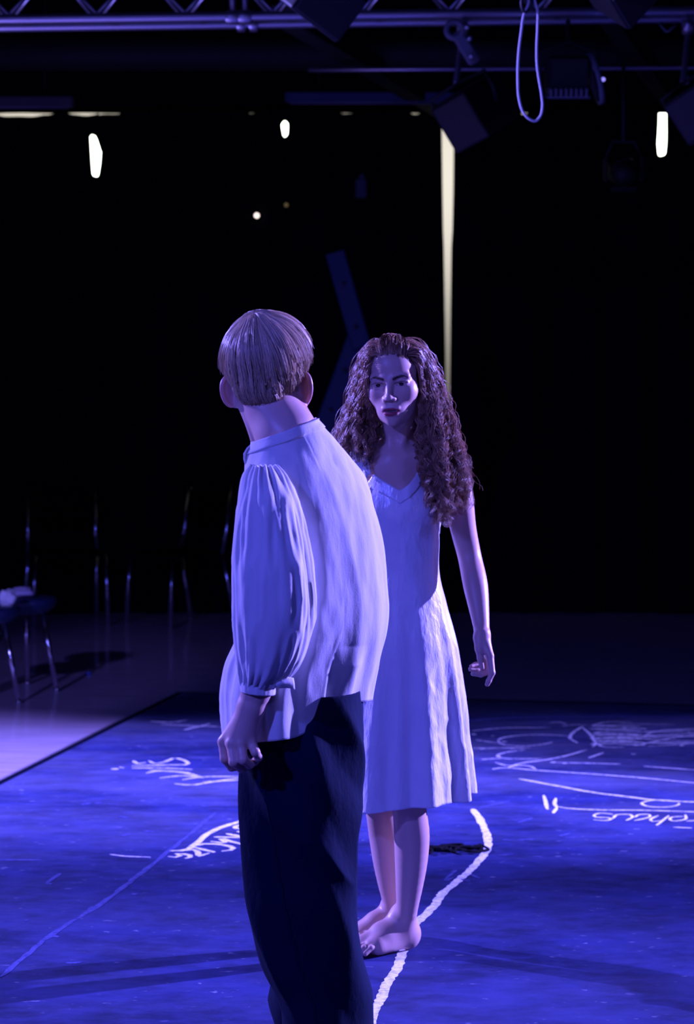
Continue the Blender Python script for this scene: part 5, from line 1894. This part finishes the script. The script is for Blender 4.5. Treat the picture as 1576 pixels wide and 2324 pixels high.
def sleeve(rows, name, parent, nu=150, nv=150, seed=0, gather=1.0):
    """rows: py, left px, right px, half depth, centre depth"""
    rows = np.array(rows, float)
    py = np.linspace(rows[0, 0], rows[-1, 0], nv)
    tb = interp(rows[:, 0], rows[:, 1:], py)
    th = np.linspace(0, 2 * PI, nu, endpoint=False)
    t = np.linspace(0, 1, nv)[:, None]
    cx, hw = (tb[:, :1] + tb[:, 1:2]) / 2, (tb[:, 1:2] - tb[:, :1]) / 2
    sc = FPX / tb[:, 3:4]
    X = (cx - CX) / sc + hw / sc * np.cos(th)
    Y = tb[:, 3:4] + tb[:, 2:3] * np.sin(th)
    Zs = CAM_H - (py[:, None] - HORIZON) / sc + 0 * th
    # a sleeve row leans with the arm
    G = np.stack([X, Y, Zs], 2)
    N = grid_normals(G)
    s_ = np.sign((N[..., 0] * np.cos(th) + N[..., 1] * np.sin(th)).mean())
    N *= s_
    gn = 0.55 + 0.6 * vnoise(np.stack([np.cos(th) * 2.2, np.sin(th) * 2.2, th * 0 + seed], 1), seed)[None]
    g = (np.exp(-(t / 0.13) ** 2) + 1.1 * np.exp(-((1 - t) / 0.10) ** 2)) * np.clip(gn, 0.05, 1)
    nzA = vnoise(np.stack([np.cos(th)[None] * 2.6 + 0 * t, np.sin(th)[None] * 2.6 + 0.5 * t, t * 2.0 + 0 * th[None]], 2).reshape(-1, 3), seed + 1).reshape(nv, nu)
    nzB = vnoise(np.stack([np.cos(th)[None] * 5.5 + 1.4 * t, np.sin(th)[None] * 5.5 + 0 * t, t * 3.4 + 0 * th[None]], 2).reshape(-1, 3), seed + 2).reshape(nv, nu)
    mid = np.sin(np.clip(t, 0, 1) * PI) ** 0.7
    d = gather * 0.0042 * g * np.sin(th[None] * 17 + 1.2 * np.sin(th[None] * 3) + 1.5 * t) + 0.009 * nzA * mid + 0.0042 * (1 - 2 * np.abs(nzB)) * (0.25 + 0.75 * mid)
    d = d + 0.0014 * fbm(G.reshape(-1, 3) * np.array([34, 34, 14]), 2, seed + 5).reshape(nv, nu)
    G = G + N * d[..., None]
    return sheet(name, G if s_ < 0 else G[:, ::-1], M['shirt'], parent, 0.0014)


sleeve([(1056, 572, 628, 0.045, 4.52), (1076, 559, 646, 0.062, 4.51), (1110, 550, 664, 0.072, 4.50), (1160, 541, 680, 0.076, 4.485), (1230, 533, 696, 0.078, 4.465), (1310, 530, 708, 0.080, 4.45), (1390, 531, 714, 0.080, 4.445),
        (1450, 535, 704, 0.074, 4.445), (1500, 541, 684, 0.064, 4.448), (1530, 546, 662, 0.052, 4.45), (1548, 549, 640, 0.040, 4.452), (1556, 551, 630, 0.034, 4.453)], 'sleeve', shirt, seed=10)
sleeve([(1072, 752, 796, 0.045, 4.80), (1110, 742, 812, 0.060, 4.82), (1230, 742, 838, 0.075, 4.86), (1390, 740, 846, 0.078, 4.88), (1480, 740, 838, 0.066, 4.86), (1540, 752, 810, 0.040, 4.835), (1556, 756, 806, 0.036, 4.83)], 'sleeve', shirt, 70, 70, 30)
# cuffs
th = np.linspace(0, 2 * PI, 120, endpoint=False)
for (x0, x1, y0, y1, zc, hd, tilt, gth) in ((549, 622, 1549, 1572, 4.453, 0.036, 0.10, 1.0), (755, 807, 1550, 1572, 4.83, 0.036, 0.0, 0.4)):
    G = []
    for k, t in enumerate(np.linspace(0, 1, 12)):
        sc = FPX / zc
        y = y0 + (y1 - y0) * t
        rr = 1 + 0.02 * math.sin(t * PI) + gth * 0.020 * np.sin(th * 19 + 2 * np.sin(th * 2)) * (np.sin(th * 1 + 0.6) < 0.5) * (0.8 - 0.5 * t)
        G.append(np.stack([((x0 + x1) / 2 - CX) / sc + (x1 - x0) / 2 / sc * np.cos(th) * rr, zc + hd * np.sin(th) * rr, CAM_H - (y + tilt * ((x1 - x0) / 2) * np.cos(th) - HORIZON) / sc], 1))
    G = np.array(G)
    cuff = sheet('cuff', G, M['shirt'], shirt, 0.003)
    if gth == 1.0:
        # the unbuttoned end of the cuff, sticking out to the right, and its button
        Gf = np.array([[W(x, y, z) for (x, y, z) in r] for r in (((608, 1541, 4.42), (630, 1540, 4.412), (652, 1536, 4.420), (667, 1539, 4.428)), ((610, 1552, 4.415), (632, 1551, 4.404), (654, 1548, 4.414), (669, 1552, 4.424)),
                                                                 ((612, 1562, 4.417), (634, 1562, 4.410), (655, 1562, 4.418), (670, 1565, 4.426)))])
        Gf = np.stack([spline(r, 14) for r in Gf])
        Gf = np.stack([spline(Gf[:, j], 8) for j in range(14)], 1)
        sheet('cuff_flap', Gf[:, ::-1], M['shirt'], cuff, 0.0024, False)
        MB().lathe([(0, 0.0025), (0.0035, 0.0025), (0.0055, 0.0035), (0.0062, 0.001), (0.005, -0.0015), (0, -0.0015)], W(619, 1557, 4.408), 16, rotx(PI / 2)).build('button', new_mat('button_horn', (0.35, 0.33, 0.36), 0.35), cuff, True)

# ---------------------------------------------------------------- his trousers
M['trousers'] = new_mat('navy_trousers', (0.0015, 0.007, 0.027), 0.9, spec=0.08)
add_bump(M['trousers'], 500, 0.2, 0.001, 2)
add_bump(M['trousers'], 14, 0.5, 0.012, 4, (1, 1, 0.5))


def leg(rows, nu, nv, seed, amp=1.0, hang=0.0):
    rows = np.array(rows, float)
    py = np.linspace(rows[0, 0], rows[-1, 0], nv)
    tb = interp(rows[:, 0], rows[:, 1:], py)
    th = np.linspace(0, 2 * PI, nu, endpoint=False)
    cx, hw = (tb[:, :1] + tb[:, 1:2]) / 2, (tb[:, 1:2] - tb[:, :1]) / 2
    sc = FPX / tb[:, 3:4]
    e = 2 / 2.3
    c_, s_ = np.sign(np.cos(th)) * np.abs(np.cos(th)) ** e, np.sign(np.sin(th)) * np.abs(np.sin(th)) ** e
    G = np.stack([(cx - CX) / sc + hw / sc * c_, tb[:, 3:4] + tb[:, 2:3] * s_, CAM_H - (py[:, None] - HORIZON) / sc + 0 * th], 2)
    N = grid_normals(G)
    sg = np.sign((N[..., 0] * c_ + N[..., 1] * s_).mean())
    N *= sg
    # oblique drag folds falling from the seat towards the knee and shin
    q = G.reshape(-1, 3)
    u = q[:, 0] * 0.9 + q[:, 2] * 0.42
    w = q[:, 2] * 0.9 - q[:, 0] * 0.42
    f = vnoise(np.stack([u * 15, q[:, 1] * 6, w * 2.2], 1), seed)
    f2 = vnoise(np.stack([u * 30 + 9, q[:, 1] * 12, w * 5], 1), seed + 1)
    d = amp * (0.013 * (1 - 2.2 * np.abs(f)) + 0.004 * f2).reshape(nv, nu)
    G = G + N * (d * np.clip(np.linspace(0, 1, nv) * 9, 0, 1)[:, None])[..., None]
    return G, sg, th


R1 = [(1560, 566, 822, 0.150, 4.67), (1620, 556, 828, 0.158, 4.67), (1680, 548, 827, 0.155, 4.665), (1740, 544, 822, 0.145, 4.655), (1800, 547, 812, 0.132, 4.64), (1900, 556, 806, 0.118, 4.625), (1960, 562, 804, 0.112, 4.62), (2040, 574, 810, 0.110, 4.615),
      (2110, 590, 819, 0.110, 4.62), (2190, 614, 826, 0.110, 4.63), (2245, 642, 830, 0.108, 4.64), (2324, 650, 836, 0.106, 4.65), (2440, 652, 846, 0.104, 4.66), (2545, 650, 852, 0.104, 4.67)]
R2 = [(1700, 600, 790, 0.13, 4.78), (1800, 590, 770, 0.12, 4.79), (1950, 600, 770, 0.11, 4.80), (2100, 605, 770, 0.11, 4.81), (2210, 616, 775, 0.11, 4.83), (2324, 628, 790, 0.108, 4.85), (2430, 636, 800, 0.105, 4.86), (2470, 638, 806, 0.105, 4.87)]
G1, sg1, th = leg(R1, 170, 230, 5)
G1 = BM.push(G1.reshape(-1, 3), 0.004, 2).reshape(G1.shape)
G2, sg2, th2 = leg(R2, 80, 110, 15, 0.7)
V = np.concatenate([G1.reshape(-1, 3), G2.reshape(-1, 3)])
F1, F2 = grid_faces(170, 230), grid_faces(80, 110)
if sg1 > 0:
    F1 = F1[:, ::-1]
if sg2 > 0:
    F2 = F2[:, ::-1]
tro = mesh_np('trousers', V, np.concatenate([F1, F2 + 170 * 230]), M['trousers'], man)
md = tro.modifiers.new('thickness', 'SOLIDIFY')
md.thickness = 0.0018
md.offset = -1
# outer side seam with its welt
j = int(170 * 0.75) - 10
seam = np.stack([G1[i, int(np.clip(j + 4 * (i / 230 - 0.3) * 4, 0, 169))] for i in range(14, 230, 3)])
MB().tube(seam + [0, -0.0015, 0], 0.0024, 6).build('side_seam', M['trousers'], tro, True)
